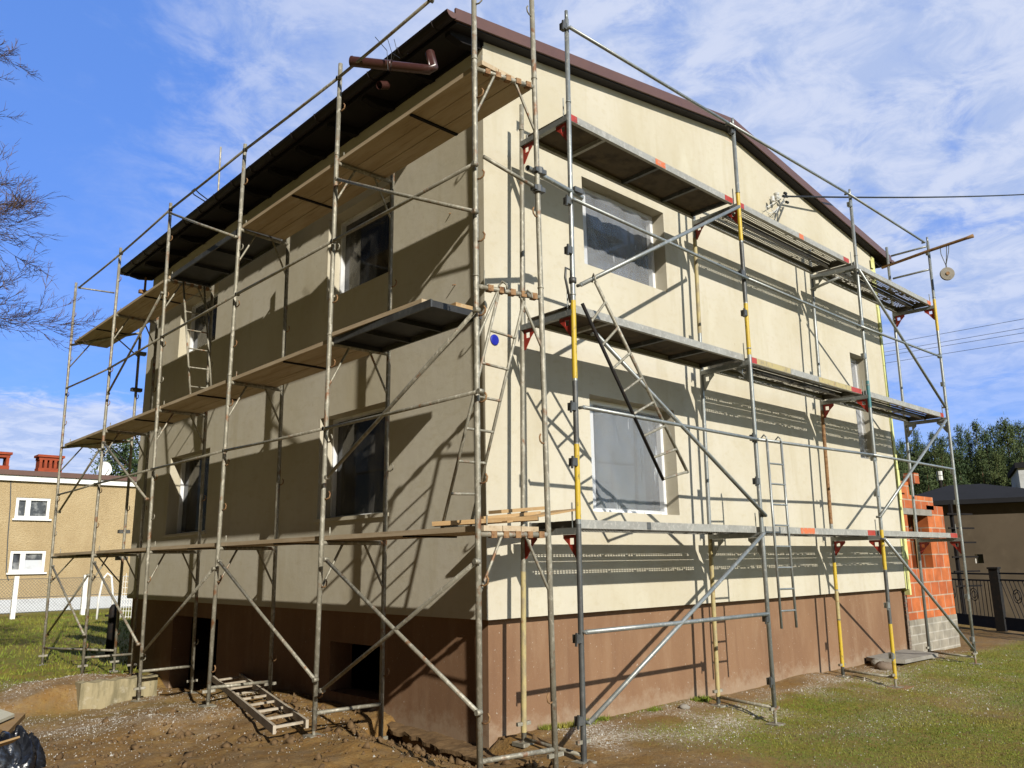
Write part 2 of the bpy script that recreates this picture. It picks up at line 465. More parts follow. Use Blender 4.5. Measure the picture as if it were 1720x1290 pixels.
# plastic sheeting over the windows
def film(name, amin, amax, nlo, nhi, col, crease_glint):
    M_film = bpy.data.materials.new(name)
    M_film.use_nodes = True
    N, L = M_film.node_tree.nodes, M_film.node_tree.links
    fb = N['Principled BSDF']
    fb.inputs['Base Color'].default_value = alb(col)
    fb.inputs['Roughness'].default_value = 0.2
    fb.inputs['Specular IOR Level'].default_value = 0.55
    fg = N.new('ShaderNodeNewGeometry')
    fm = N.new('ShaderNodeMapping')
    fm.inputs['Scale'].default_value = (1, 1, 0.45)
    L.new(fg.outputs['Position'], fm.inputs['Vector'])
    fn = N.new('ShaderNodeTexNoise')
    fn.inputs['Scale'].default_value = 2.3
    fn.inputs['Detail'].default_value = 7
    fn.inputs['Distortion'].default_value = 0.5
    L.new(fm.outputs[0], fn.inputs['Vector'])
    fr = N.new('ShaderNodeMapRange')
    fr.inputs['From Min'].default_value = nlo
    fr.inputs['From Max'].default_value = nhi
    fr.inputs['To Min'].default_value = amin
    fr.inputs['To Max'].default_value = amax
    L.new(fn.outputs['Fac'], fr.inputs['Value'])
    # crease highlights painted into the opacity: thin pale streaks running down the sheet
    fm3 = N.new('ShaderNodeMapping')
    fm3.inputs['Rotation'].default_value = (0.25, -0.3, 0)
    fm3.inputs['Scale'].default_value = (13, 13, 1.1)
    L.new(fg.outputs['Position'], fm3.inputs['Vector'])
    fn3 = N.new('ShaderNodeTexNoise')
    fn3.inputs['Scale'].default_value = 1.0
    fn3.inputs['Detail'].default_value = 3
    L.new(fm3.outputs[0], fn3.inputs['Vector'])
    fr3 = N.new('ShaderNodeMapRange')
    fr3.inputs['From Min'].default_value = 0.655
    fr3.inputs['From Max'].default_value = 0.70
    fr3.inputs['To Max'].default_value = crease_glint
    L.new(fn3.outputs['Fac'], fr3.inputs['Value'])
    fad = N.new('ShaderNodeMath')
    fad.operation = 'ADD'
    fad.use_clamp = True
    L.new(fr.outputs[0], fad.inputs[0])
    L.new(fr3.outputs[0], fad.inputs[1])
    L.new(fad.outputs[0], fb.inputs['Alpha'])
    fn2 = N.new('ShaderNodeTexNoise')
    fn2.inputs['Scale'].default_value = 5
    fn2.inputs['Detail'].default_value = 4
    fn2.inputs['Distortion'].default_value = 2.5
    L.new(fm.outputs[0], fn2.inputs['Vector'])
    fbp = N.new('ShaderNodeBump')
    fbp.inputs['Strength'].default_value = 0.28
    fbp.inputs['Distance'].default_value = 0.05
    L.new(fn2.outputs['Fac'], fbp.inputs['Height'])
    L.new(fbp.outputs[0], fb.inputs['Normal'])
    return M_film


M_film = film('clear_plastic_sheeting', 0.30, 0.40, 0.3, 0.75, (0.60, 0.62, 0.64), 0.5)
M_film_shade = film('clear_plastic_shade_copy', 0.05, 0.34, 0.50, 0.72, (0.55, 0.52, 0.46), 0.06)  # darker copy for the shaded side; its beige patches paint a reflection


# ------------------------------------------------------------------ mesh helpers
WL = {}


class MB:
    def __init__(s): s.v, s.f, s.m = [], [], []

    def add(s, vs, fs, mi=0):
        o = len(s.v)
        s.v += [tuple(p) for p in vs]
        s.f += [tuple(o + i for i in q) for q in fs]
        s.m += [mi] * len(fs)
        return s

    def quad(s, a, b, c, d, mi=0): return s.add([a, b, c, d], [(0, 1, 2, 3)], mi)
    def poly(s, pts, mi=0): return s.add(pts, [tuple(range(len(pts)))], mi)

    def box(s, lo, hi, mi=0):
        (x0, y0, z0), (x1, y1, z1) = lo, hi
        return s.add([(x0, y0, z0), (x1, y0, z0), (x1, y1, z0), (x0, y1, z0), (x0, y0, z1), (x1, y0, z1), (x1, y1, z1), (x0, y1, z1)],
                     [(0, 3, 2, 1), (4, 5, 6, 7), (0, 1, 5, 4), (1, 2, 6, 5), (2, 3, 7, 6), (3, 0, 4, 7)], mi)

    def frame8(s, o, ex, ey, ez, lo, hi, mi=0):
        """box in a local frame"""
        o = Vector(o)
        P = lambda x, y, z: o + ex * x + ey * y + ez * z
        (x0, y0, z0), (x1, y1, z1) = lo, hi
        return s.add([P(x0, y0, z0), P(x1, y0, z0), P(x1, y1, z0), P(x0, y1, z0), P(x0, y0, z1), P(x1, y0, z1), P(x1, y1, z1), P(x0, y1, z1)],
                     [(0, 3, 2, 1), (4, 5, 6, 7), (0, 1, 5, 4), (1, 2, 6, 5), (2, 3, 7, 6), (3, 0, 4, 7)], mi)

    def beam(s, a, b, w, h, up=(0, 0, 1), mi=0):
        """rectangular bar from a to b, w across, h along up, centred"""
        a, b = Vector(a), Vector(b)
        ez = (b - a)
        ln = ez.length
        ez = ez / ln
        u = Vector(up)
        ex = u.cross(ez)
        if ex.length < 1e-5:
            ex = Vector((1, 0, 0)).cross(ez)
        ex.normalize()
        ey = ez.cross(ex)
        return s.frame8(a, ex, ey, ez, (-w / 2, -h / 2, 0), (w / 2, h / 2, ln), mi)

    def tube(s, pts, r, n=8, cap=True, mi=0):
        pts = [Vector(p) for p in pts]
        rs = r if isinstance(r, (list, tuple)) else [r] * len(pts)
        t0 = (pts[1] - pts[0]).normalized()
        a = Vector((0, 0, 1)) if abs(t0.z) < 0.9 else Vector((1, 0, 0))
        x = t0.cross(a).normalized()
        vs = []
        for i, p in enumerate(pts):
            t = (pts[min(i + 1, len(pts) - 1)] - pts[max(i - 1, 0)])
            t.normalize()
            x = (x - t * x.dot(t))
            x.normalize()
            y = t.cross(x)
            for k in range(n):
                an = 2 * math.pi * k / n
                vs.append(p + (x * math.cos(an) + y * math.sin(an)) * rs[i])
        fs = []
        for i in range(len(pts) - 1):
            for k in range(n):
                k2 = (k + 1) % n
                fs.append((i * n + k, i * n + k2, (i + 1) * n + k2, (i + 1) * n + k))
        if cap:
            fs.append(tuple(range(n - 1, -1, -1)))
            e = (len(pts) - 1) * n
            fs.append(tuple(range(e, e + n)))
        return s.add(vs, fs, mi)

    def prism(s, pts, d, mi=0):
        """polygon pts extruded by vector d"""
        d = Vector(d)
        n = len(pts)
        p = [Vector(q) for q in pts]
        vs = p + [q + d for q in p]
        fs = [tuple(range(n - 1, -1, -1)), tuple(range(n, 2 * n))] + [(i, (i + 1) % n, n + (i + 1) % n, n + i) for i in range(n)]
        return s.add(vs, fs, mi)


def meshobj(name, mb, mats, parent=None, smooth=False, origin=None, edge=None):
    v = np.array(mb.v, dtype=float)
    if origin is None:
        origin = Vector(((v[:, 0].min() + v[:, 0].max()) / 2, (v[:, 1].min() + v[:, 1].max()) / 2, v[:, 2].min()))
    origin = Vector(origin)
    me = bpy.data.meshes.new(name)
    me.from_pydata([(x - origin.x, y - origin.y, z - origin.z) for x, y, z in mb.v], [], mb.f)
    if not isinstance(mats, (list, tuple)):
        mats = [mats]
    for m in mats:
        me.materials.append(m)
    if len(mats) > 1:
        me.polygons.foreach_set('material_index', mb.m)
    if smooth:
        me.polygons.foreach_set('use_smooth', [len(f) <= 4 for f in mb.f])
    me.update()
    o = bpy.data.objects.new(name, me)
    COL.objects.link(o)
    pl = Vector((0, 0, 0))
    if parent is not None:
        o.parent = parent
        pl = WL[parent.name]
    o.location = origin - pl
    WL[o.name] = origin.copy()
    return o


def tag(o, label=None, cat=None, group=None, kind=None):
    if label: o['label'] = label
    if cat: o['category'] = cat
    if group: o['group'] = group
    if kind: o['kind'] = kind
    return o


def thing(name, loc, label, cat, group=None):
    o = bpy.data.objects.new(name, None)
    o.empty_display_size = 0.2
    COL.objects.link(o)
    o.location = loc
    WL[o.name] = Vector(loc)
    return tag(o, label, cat, group)


def copy_tree(o, parent=None):
    c = o.copy()
    COL.objects.link(c)
    if parent is not None:
        c.parent = parent
    for ch in list(o.children):
        copy_tree(ch, c)
    return c


def vnoise(x, y, s, seed=0):
    """cheap smooth value noise on numpy arrays"""
    r = np.random.default_rng(seed)
    T = r.random((64, 64))
    u, v = np.asarray(x) / s + 31.7, np.asarray(y) / s + 17.3
    i, j = np.floor(u).astype(int), np.floor(v).astype(int)
    fu, fv = u - i, v - j
    fu, fv = fu * fu * (3 - 2 * fu), fv * fv * (3 - 2 * fv)
    a, b = T[i % 64, j % 64], T[(i + 1) % 64, j % 64]
    c, d = T[i % 64, (j + 1) % 64], T[(i + 1) % 64, (j + 1) % 64]
    return (a * (1 - fu) + b * fu) * (1 - fv) + (c * (1 - fu) + d * fu) * fv - 0.5


def sstep(v, lo, hi):
    t = np.clip((np.asarray(v, float) - lo) / (hi - lo), 0, 1)
    return t * t * (3 - 2 * t)


# ------------------------------------------------------------------ ground
HW, HL = 9.62, 9.70                  # house width along x, length along y
ZP = 1.406                           # underside of the cream render
CW_Y, CW_X0, CW_X1, CW_T = 6.12, -1.66, -0.68, 0.47   # low concrete wall
CT = np.array([(-1.01, 1.29, .36), (-1.0, 3.66, .37), (-1.0, 5.75, .22), (-.3, 1.25, .37), (-.3, 3.6, .40), (-.6, 5.75, .25), (-1.6, 5.6, .12),
               (-2.6, 5.2, .12), (-4, 4, .2), (-2.4, 2.2, .28), (-3, 0, .3), (-1.0, -1.1, .36), (-.35, -1.2, .37), (.17, -.3, .35), (.2, -.98, .30),
               (0, 0, .36), (3.2, -.98, .18), (3.2, -.3, .31), (6.3, -.98, .23), (6.3, -.3, .32), (9.35, -.98, .24), (9.37, -.3, .30), (9.6, .2, .3), (12, 0, .26),
               (3, .1, .36), (6, .1, .36), (9, .1, .37), (2, -2.5, .2), (6, -2.5, .2), (10, -2.5, .2), (15, 0, .3), (16, 2, .3), (14, -4, .25), (0, -3, .3), (-5, -5, .3), (4, -6, .2)])


def gh_raw(x, y):
    x, y = np.asarray(x, float), np.asarray(y, float)
    num = np.zeros_like(x)
    den = np.zeros_like(x)
    for cx, cy, cz in CT:
        w = 1.0 / ((x - cx) ** 2 + (y - cy) ** 2 + 0.12) ** 1.7
        num += w * cz
        den += w
    z = num / den
    far = sstep(np.hypot(x - 3, y - 3), 13, 22)
    z = z * (1 - far) + 0.3 * far
    # raised ground behind the low concrete wall, falling away to the lawn
    back = sstep(y, CW_Y + 0.02, CW_Y + 0.22) * (1 - sstep(x, CW_X1 - .03, CW_X1 + 0.12)) * sstep(x, -2.9 - 0.25 * (y - 6), -1.75)
    zb = 0.45 - 0.17 * sstep(y, 6.6, 8.4)
    z = z * (1 - back) + zb * back
    pit = sstep(x, -.68, -.5) * (1 - sstep(x, 0.5, 0.9)) * sstep(y, 6.0, 6.4) * (1 - sstep(y, 7.8, 8.2))
    z = z * (1 - pit) + 0.1 * pit
    # washed-out trench along the foundation next to the corner
    yy = y + 0.12 * vnoise(x * 0, y, 0.35, 3)
    along = sstep(yy, -0.45, -0.15) * (1 - sstep(yy, 1.25, 1.65))
    tr = sstep(x, -.42, -.24) * (1 - sstep(x, .14, .2)) * along
    tr = tr * (1 - sstep(x, -.12, .03) * (1 - sstep(y, .04, .11)))
    z = z * (1 - tr) + 0.03 * tr
    dip = sstep(x, -1.0, -.4) * (1 - sstep(x, .0, .2)) * sstep(y, -.8, -.2) * (1 - sstep(y, 1.1, 1.7))
    z = z - 0.10 * dip * (1 - tr)
    mound = np.exp(-(((x + .75) / .6) ** 2 + ((y - .9) / .8) ** 2))
    z = z + 0.02 * mound * (1 - dip)
    return z


def gh_noise(x, y):
    mud = 1 - sstep(x - 0.25 * y, -0.2, 1.6)
    mud = mud * (1 - sstep(np.hypot(np.asarray(x) - 0, np.asarray(y) - 3), 9, 14))
    n = vnoise(x, y, 0.9, 21) * 0.05 + vnoise(x, y, 0.37, 22) * 0.035 + vnoise(x, y, 0.16, 23) * 0.022 + vnoise(x, y, 0.075, 24) * 0.012
    rut = vnoise(x * .35 + y * .9, x * .9 - y * .25, 0.30, 27) * vnoise(x, y, 1.1, 28) * 0.12
    return n * (0.40 + 1.0 * mud) + rut * mud


def gh(x, y):
    return float(gh_raw(np.array([x]), np.array([y]))[0] + gh_noise(np.array([x]), np.array([y]))[0])


def axis(fine, a, b):
    c = list(fine)
    s = c[-1] - c[-2]
    while c[-1] < b:
        s *= 1.16
        c.append(c[-1] + s)
    s = c[1] - c[0]
    while c[0] > a:
        s *= 1.16
        c.insert(0, c[0] - s)
    return np.array(c)


gx = axis(np.concatenate([np.arange(-4.2, -1.4, .07), np.arange(-1.4, 1.0, .035), np.arange(1.0, 12, .07)]), -400, 400)
gy = axis(np.concatenate([np.arange(-3.6, -1.6, .07), np.arange(-1.6, 3.0, .035), np.arange(3.0, 9.5, .07)]), -400, 400)
GX, GY = np.meshgrid(gx, gy)
GZ = gh_raw(GX, GY) + gh_noise(GX, GY)
nx_, ny_ = len(gx), len(gy)
idx = np.arange(nx_ * ny_).reshape(ny_, nx_)
F = np.stack([idx[:-1, :-1], idx[:-1, 1:], idx[1:, 1:], idx[1:, :-1]], -1).reshape(-1, 4)
me = bpy.data.meshes.new('ground')
me.vertices.add(nx_ * ny_)
me.vertices.foreach_set('co', np.stack([GX, GY, GZ], -1).reshape(-1))
me.loops.add(F.size)
me.loops.foreach_set('vertex_index', F.reshape(-1).astype(np.int32))
me.polygons.add(len(F))
me.polygons.foreach_set('loop_start', np.arange(0, F.size, 4, dtype=np.int32))
me.polygons.foreach_set('loop_total', np.full(len(F), 4, dtype=np.int32))
me.polygons.foreach_set('use_smooth', np.ones(len(F), dtype=bool))
me.update()


def grass_amount(x, y):
    x, y = np.asarray(x, float), np.asarray(y, float)
    n = vnoise(x, y, 1.7, 41) + 0.6 * vnoise(x, y, 0.55, 42) + 0.35 * vnoise(x, y, .2, 43)
    right = sstep(x + 0.15 * y, 0.5, 2.2) * sstep(-y, 0.15, 0.8)
    g = right * np.clip(0.66 + 0.9 * n + 0.16 * sstep(x, 1.5, 6), 0, 1)
    lawn = sstep(y - 0.4 * x, 7.6, 9.0) * sstep(-x + .15 * y, -3.5, -1.0)
    farall = sstep(np.hypot(x - 3, y - 3), 12, 17)
    g = np.maximum(g, np.maximum(lawn, farall) * np.clip(0.88 + 0.5 * n, 0, 1))
    foot = .5 * np.exp(-((y - 0.03) / 0.08) ** 2) * sstep(x, .7, 1.2) * (1 - sstep(x, 2.6, 3.6))
    mudg = 0.30 * (1 - sstep(x, 0, 1)) * sstep(y, 3.2, 4.5) * (1 - sstep(y, 6, 6.3)) * np.clip(.5 + 1.5 * n, 0, 1)
    return np.clip(np.maximum(np.maximum(g, foot * .8), mudg), 0, 1)


def crumb_amount(x, y):
    x, y = np.asarray(x, float), np.asarray(y, float)
    n = vnoise(x, y, 0.8, 51) + 0.7 * vnoise(x, y, 0.3, 52)
    near_r = 1.3 * np.exp(-((y + 0.50) / 0.55) ** 2) * sstep(x, -.3, .3) * (1 - 0.75 * sstep(x, 5, 8))
    left = sstep(-x, 0.3, 0.8) * (1 - sstep(-x, 1.6, 3.6)) * sstep(y, 1.6, 3.6) * (1 - sstep(y, 7.4, 9))
    r2 = 0.22 * sstep(x, 0, 1) * (1 - sstep(-y, 1.6, 3.2)) * sstep(-y, .2, .6)
    return np.clip(np.maximum(np.maximum(near_r, left * .5), r2) * (0.55 + 1.6 * n), 0, 1)


for nm, fn_ in (('grass', grass_amount), ('crumb', crumb_amount)):
    at = me.attributes.new(nm, 'FLOAT', 'POINT')
    at.data.foreach_set('value', fn_(GX, GY).reshape(-1).astype(np.float32))
ground = bpy.data.objects.new('ground', me)
COL.objects.link(ground)
ground['kind'] = 'structure'

M_ground = bpy.data.materials.new('earth_and_grass')
M_ground.use_nodes = True
N, L = M_ground.node_tree.nodes, M_ground.node_tree.links
gb = N['Principled BSDF']
gb.inputs['Roughness'].default_value = 0.95
gb.inputs['Specular IOR Level'].default_value = 0.15
gg = N.new('ShaderNodeNewGeometry')


def gnoise(scale, det=6, rough=.65):
    n = N.new('ShaderNodeTexNoise')
    n.inputs['Scale'].default_value = scale
    n.inputs['Detail'].default_value = det
    n.inputs['Roughness'].default_value = rough
    L.new(gg.outputs['Position'], n.inputs['Vector'])
    return n.outputs['Fac']


def gmix(f, a, b):
    m = N.new('ShaderNodeMix')
    m.data_type = 'RGBA'
    L.new(f, m.inputs[0])
    for k, c in ((6, a), (7, b)):
        if isinstance(c, tuple):
            m.inputs[k].default_value = alb(c)
        else:
            L.new(c, m.inputs[k])
    return m.outputs[2]


def gramp(f, lo, hi, to=1.0):
    m = N.new('ShaderNodeMapRange')
    m.inputs['From Min'].default_value = lo
    m.inputs['From Max'].default_value = hi
    m.inputs['To Max'].default_value = to
    L.new(f, m.inputs['Value'])
    return m.outputs[0]


def gattr(nm):
    a = N.new('ShaderNodeAttribute')
    a.attribute_name = nm
    return a.outputs['Fac']


def gmul(a, b):
    m = N.new('ShaderNodeMath')
    m.operation = 'MULTIPLY'
    m.use_clamp = True
    L.new(a, m.inputs[0])
    if isinstance(b, float):
        m.inputs[1].default_value = b
    else:
        L.new(b, m.inputs[1])
    return m.outputs[0]


soil = gmix(gramp(gnoise(1.1), .38, .66), (0.345, 0.192, 0.058), (0.245, 0.135, 0.045))
soil = gmix(gramp(gnoise(9), .45, .7), soil, (0.38, 0.245, 0.09))
soil = gmix(gramp(gnoise(45, 4), .56, .72), soil, (0.10, 0.06, 0.03))
gcol = gmix(gramp(gnoise(2.2), .4, .66), (0.225, 0.245, 0.024), (0.33, 0.265, 0.042))
gcol = gmix(gramp(gnoise(30, 5), .45, .68), gcol, (0.115, 0.14, 0.022))
soil = gmix(gramp(gnoise(3.7, 7, .7), .46, .64), soil, (0.27, 0.175, 0.085))
gfac = gmul(gattr('grass'), gramp(gnoise(14, 6), .30, .52))
base = gmix(gfac, soil, gcol)
base = gmix(gmul(gattr('crumb'), gramp(gnoise(26, 7, .75), .42, .58)), base, (0.62, 0.54, 0.43))
L.new(base, gb.inputs['Base Color'])
bp1 = N.new('ShaderNodeBump')
bp1.inputs['Strength'].default_value = 0.7
bp1.inputs['Distance'].default_value = 0.03
L.new(gnoise(22, 8, .7), bp1.inputs['Height'])
bp2 = N.new('ShaderNodeBump')
bp2.inputs['Strength'].default_value = 0.5
bp2.inputs['Distance'].default_value = 0.012
L.new(gnoise(90, 4, .7), bp2.inputs['Height'])
L.new(bp1.outputs[0], bp2.inputs['Normal'])
L.new(bp2.outputs[0], gb.inputs['Normal'])
me.materials.append(M_ground)


def gzs(x, y): return gh_raw(x, y) + gh_noise(x, y)


def tri_cloud(name, V, Fc, m, label, cat):
    """one big scattered mesh from numpy arrays (N,k,3)"""
    k = V.shape[1]
    me = bpy.data.meshes.new(name)
    n = len(V)
    me.vertices.add(n * k)
    me.vertices.foreach_set('co', V.reshape(-1))
    Fi = (np.arange(n)[:, None, None] * k + np.array(Fc)[None]).reshape(-1).astype(np.int32)
    nf, fl = n * len(Fc), len(Fc[0])
    me.loops.add(len(Fi))
    me.loops.foreach_set('vertex_index', Fi)
    me.polygons.add(nf)
    me.polygons.foreach_set('loop_start', np.arange(0, nf * fl, fl, dtype=np.int32))
    me.polygons.foreach_set('loop_total', np.full(nf, fl, dtype=np.int32))
    me.materials.append(m)
    me.update()
    o = bpy.data.objects.new(name, me)
    COL.objects.link(o)
    return tag(o, label, cat, None, 'stuff')


def scatter(n, x0, x1, y0, y1, dens):
    x, y = rng.uniform(x0, x1, n), rng.uniform(y0, y1, n)
    inside = (x > 0.06) & (x < HW + 2.2) & (y > 0.07) & (y < HL)
    keep = (rng.random(n) < dens(x, y)) & ~inside
    return x[keep], y[keep]


def blades(x, y, lmin, lmax, w):
    n = len(x)
    z = gzs(x, y)
    a = rng.uniform(0, 2 * np.pi, n)
    ln = rng.uniform(lmin, lmax, n)
    lean = rng.uniform(.2, 1.0, n)
    b = rng.uniform(0, 2 * np.pi, n)
    hw = w * rng.uniform(.6, 1.3, n) / 2
    P = np.stack([x, y, z - 0.004], -1)
    d = np.stack([np.cos(a), np.sin(a), 0 * a], -1) * hw[:, None]
    tip = P + np.stack([np.cos(b) * lean, np.sin(b) * lean, np.ones(n)], -1) * ln[:, None] / np.sqrt(1 + lean ** 2)[:, None]
    return np.stack([P - d, P + d, tip], 1)


x, y = scatter(230000, -2.6, 13.5, -3.6, 1.2, lambda x, y: grass_amount(x, y) ** 1.3 * 0.75)
Va = blades(x, y, .010, .030, .009)
x, y = scatter(26000, 0.7, 4.0, -.15, .08, lambda x, y: np.exp(-((y - 0.03) / 0.07) ** 2) * sstep(vnoise(x, y, .45, 61) + .4 * vnoise(x, y, .12, 62), -.02, .35))
Vb = blades(x, y, .015, .065, .010)
x, y = scatter(60000, -7, 9, 8.0, 28, lambda x, y: grass_amount(x, y) * 0.6)
Vc = blades(x, y, .04, .11, .022)
tri_cloud('grass', np.concatenate([Va, Vb, Vc]), [(0, 1, 2)], M_grass, 'short patchy green grass growing over the yellow brown ground', 'grass')

x, y = scatter(230000, -4.5, 11, -3.4, 9, lambda x, y: crumb_amount(x, y) * 0.75 + 0.008 + .34 * (1 - sstep(x, -.4, .3)) * sstep(y, .4, 2.0) * (1 - sstep(y, 7.5, 9)) * np.clip(.35 + 1.3 * vnoise(x, y, .6, 55) + .9 * vnoise(x + 2 * y, y, .2, 56), 0, 1))
n = len(x)
s = rng.uniform(.003, .010, n) * (1 + (rng.random(n) > .98) * 1.2)
P = np.stack([x, y, gzs(x, y)], -1)
ang = rng.uniform(0, 2 * np.pi, (n, 1))
base4 = []
for k, (r_, zz) in enumerate([(1, 0), (1, 0), (1, 0), (.3, 1.1)]):
    a = ang[:, 0] + k * 2.1
    q = P.copy()
    q[:, 0] += np.cos(a) * s * r_ * rng.uniform(.6, 1.3, n)
    q[:, 1] += np.sin(a) * s * r_ * rng.uniform(.6, 1.3, n)
    q[:, 2] += zz * s * rng.uniform(.5, 1.2, n) + (0 if zz else -.002)
    base4.append(q)
tri_cloud('plaster_crumbs', np.stack(base4, 1), [(0, 1, 3), (1, 2, 3), (2, 0, 3)], M_crumb, 'white crumbs of plaster scattered over the ground below the scaffold', 'plaster crumbs')

# dry straw and splinters lying about
x, y = scatter(9000, -4.2, 9, -3.2, 7.5, lambda x, y: np.clip(.25 + .9 * vnoise(x, y, .7, 71), 0, 1) * (.35 + .65 * (1 - sstep(x, 0, 1))))
n = len(x)
a = rng.uniform(0, 2 * np.pi, n)
ln = rng.uniform(.02, .09, n)
P = np.stack([x, y, gzs(x, y) + .006], -1)
d = np.stack([np.cos(a), np.sin(a), rng.uniform(-.15, .15, n)], -1) * ln[:, None] / 2
w = np.stack([-np.sin(a), np.cos(a), 0 * a], -1) * .0022
up_s = np.array([0, 0, .004])
tri_cloud('straw', np.stack([P - d - w, P - d + w, P + d + w + up_s, P + d - w + up_s], 1), [(0, 1, 2, 3)], M_straw, 'dry straw and splinters strewn over the bare earth', 'straw')

# clods of wet earth on the dug-over ground at the shaded side
def clod_dens(x, y):
    edge = np.exp(-((x + .45) / .10) ** 2)
    return np.clip(.10 * (1 - sstep(y, 2.5, 5)) + .7 * edge * sstep(y, -.5, 0) * (1 - sstep(y, 1.2, 1.9)), 0, 1) * (1 - sstep(x, .05, .3) * .9)


x, y = scatter(16000, -3.2, 1.0, -1.8, 4.5, clod_dens)
n = len(x)
s = rng.gamma(2.0, .009, n).clip(.006, .05)
P = np.stack([x, y, gzs(x, y) + s * .15], -1)
oct_ = np.array([(1, 0, 0), (0, 1, 0), (-1, 0, 0), (0, -1, 0), (0, 0, 1), (0, 0, -1)], float)
V6 = P[:, None, :] + oct_[None] * s[:, None, None] * rng.uniform(.6, 1.25, (n, 6, 1)) + rng.normal(0, .25, (n, 6, 3)) * s[:, None, None]
tri_cloud('earth_clods', V6, [(0, 1, 4), (1, 2, 4), (2, 3, 4), (3, 0, 4), (1, 0, 5), (2, 1, 5), (3, 2, 5), (0, 3, 5)], M_clod, 'lumps of brown earth on the muddy ground beside the trench', 'earth')

# undermined crust of earth left standing against the foundation above the trench
mb = MB()
ny_c, nx_c = 46, 7
ys_ = np.linspace(-.16, 1.62, ny_c)
edge_ = -.15 - .07 * vnoise(ys_, ys_ * 0, .22, 81) * 2 - .05 * vnoise(ys_, ys_ * 0, .07, 82)
edge_ = edge_ + .16 * sstep(ys_, 1.3, 1.62) - .05 * (1 - sstep(ys_, -.2, .1))
for lay in (0, 1):
    for a in range(ny_c):
        for b in range(nx_c):
            t_ = b / (nx_c - 1)
            x_ = .115 + (edge_[a] - .115) * t_
            zt_ = .275 + .028 * ys_[a] + .03 * float(vnoise(np.array([x_]), np.array([ys_[a]]), .13, 83)[0]) + .02 * float(vnoise(np.array([x_]), np.array([ys_[a]]), .05, 84)[0])
            th_ = .075 * (1 - .55 * t_ ** 3) + .02 * float(vnoise(np.array([x_]), np.array([ys_[a]]), .06, 85)[0])
            mb.v.append((x_, ys_[a], zt_ - lay * th_ - .012 * t_ ** 4))
K_ = ny_c * nx_c
for lay in (0, 1):
    for a in range(ny_c - 1):
        for b in range(nx_c - 1):
            k = lay * K_ + a * nx_c + b
            mb.f.append((k, k + 1, k + nx_c + 1, k + nx_c)); mb.m.append(0)
for a in range(ny_c - 1):
    k = a * nx_c + nx_c - 1
    mb.f.append((k, k + nx_c, K_ + k + nx_c, K_ + k)); mb.m.append(0)
for a in (0, ny_c - 1):
    for b in range(nx_c - 1):
        k = a * nx_c + b
        mb.f.append((k, k + 1, K_ + k + 1, K_ + k)); mb.m.append(0)
tag(meshobj('earth_crust', mb, M_clod), 'ragged crust of earth overhanging the dark trench at the house corner', 'earth', None, 'stuff')

# ------------------------------------------------------------------ the house
house = thing('house', (HW / 2, HL / 2, .3), 'two storey cream rendered house with brown plinth and low brown gable roof inside scaffolding', 'house')


def roofz(x):                        # underside of the roof over the wall
    return 7.43 + 0.152 * min(x, HW - x)


def wall_rects(mb, P, us, vs, holes, dvec, umin, umax, vmin, vmax):
    """wall surface P(u, v) with rectangular holes and reveals of depth dvec"""
    us = sorted(set([umin, umax] + [u for h in holes for u in h[:2]]))
    vs = sorted(set([vmin, vmax] + [v for h in holes for v in h[2:4]]))
    for i in range(len(us) - 1):
        for j in range(len(vs) - 1):
            cu, cv = (us[i] + us[i + 1]) / 2, (vs[j] + vs[j + 1]) / 2
            if any(h[0] < cu < h[1] and h[2] < cv < h[3] for h in holes):
                continue
            mb.quad(P(us[i], vs[j]), P(us[i + 1], vs[j]), P(us[i + 1], vs[j + 1]), P(us[i], vs[j + 1]))
    d = Vector(dvec)
    for (u0, u1, v0, v1) in [h[:4] for h in holes]:
        c = [P(u0, v0), P(u1, v0), P(u1, v1), P(u0, v1)]
        for k in range(4):
            a, b = Vector(c[k]), Vector(c[(k + 1) % 4])
            mb.quad(a, b, b + d, a + d)


RV = 0.225                           # depth of the window reveals
RW = [(1.53, 3.11, 5.27, 6.36), (1.53, 3.09, 2.45, 3.735), (8.23, 8.86, 3.53, 5.335)]
LW = [(1.70, 3.12, 5.28, 6.40), (1.64, 3.16, 2.48, 3.73), (6.59, 8.14, 5.50, 6.47), (6.50, 8.10, 2.46, 3.74)]
VT = 7.30
mb = MB()
wall_rects(mb, lambda u, v: (u, 0, v), 0, 0, RW, (0, RV, 0), 0, HW - .08, ZP, VT)
mb.poly([(0, 0, VT), (HW - .08, 0, VT), (HW - .08, 0, roofz(HW - .08) + .03), (HW / 2, 0, roofz(HW / 2) + .03), (0, 0, roofz(0) + .03)])
wall_rects(mb, lambda u, v: (0, u, v), 0, 0, LW, (RV, 0, 0), 0, HL, ZP, VT)
mb.quad((0, 0, VT), (0, 0, roofz(0) + .03), (0, HL, roofz(0) + .03), (0, HL, VT))
mb.quad((HW - .08, 0, ZP), (HW - .08, HL, ZP), (HW - .08, HL, 7.45), (HW - .08, 0, 7.45))
mb.poly([(0, HL, ZP), (HW - .08, HL, ZP), (HW - .08, HL, roofz(HW)), (HW / 2, HL, roofz(HW / 2)), (0, HL, roofz(0))])
mb.quad((0, 0, ZP), (HW - .08, 0, ZP), (HW - .08, .12, ZP), (0, .12, ZP))
mb.quad((0, .12, ZP), (.12, .12, ZP), (.12, HL, ZP), (0, HL, ZP))
meshobj('wall', mb, M_render, house)

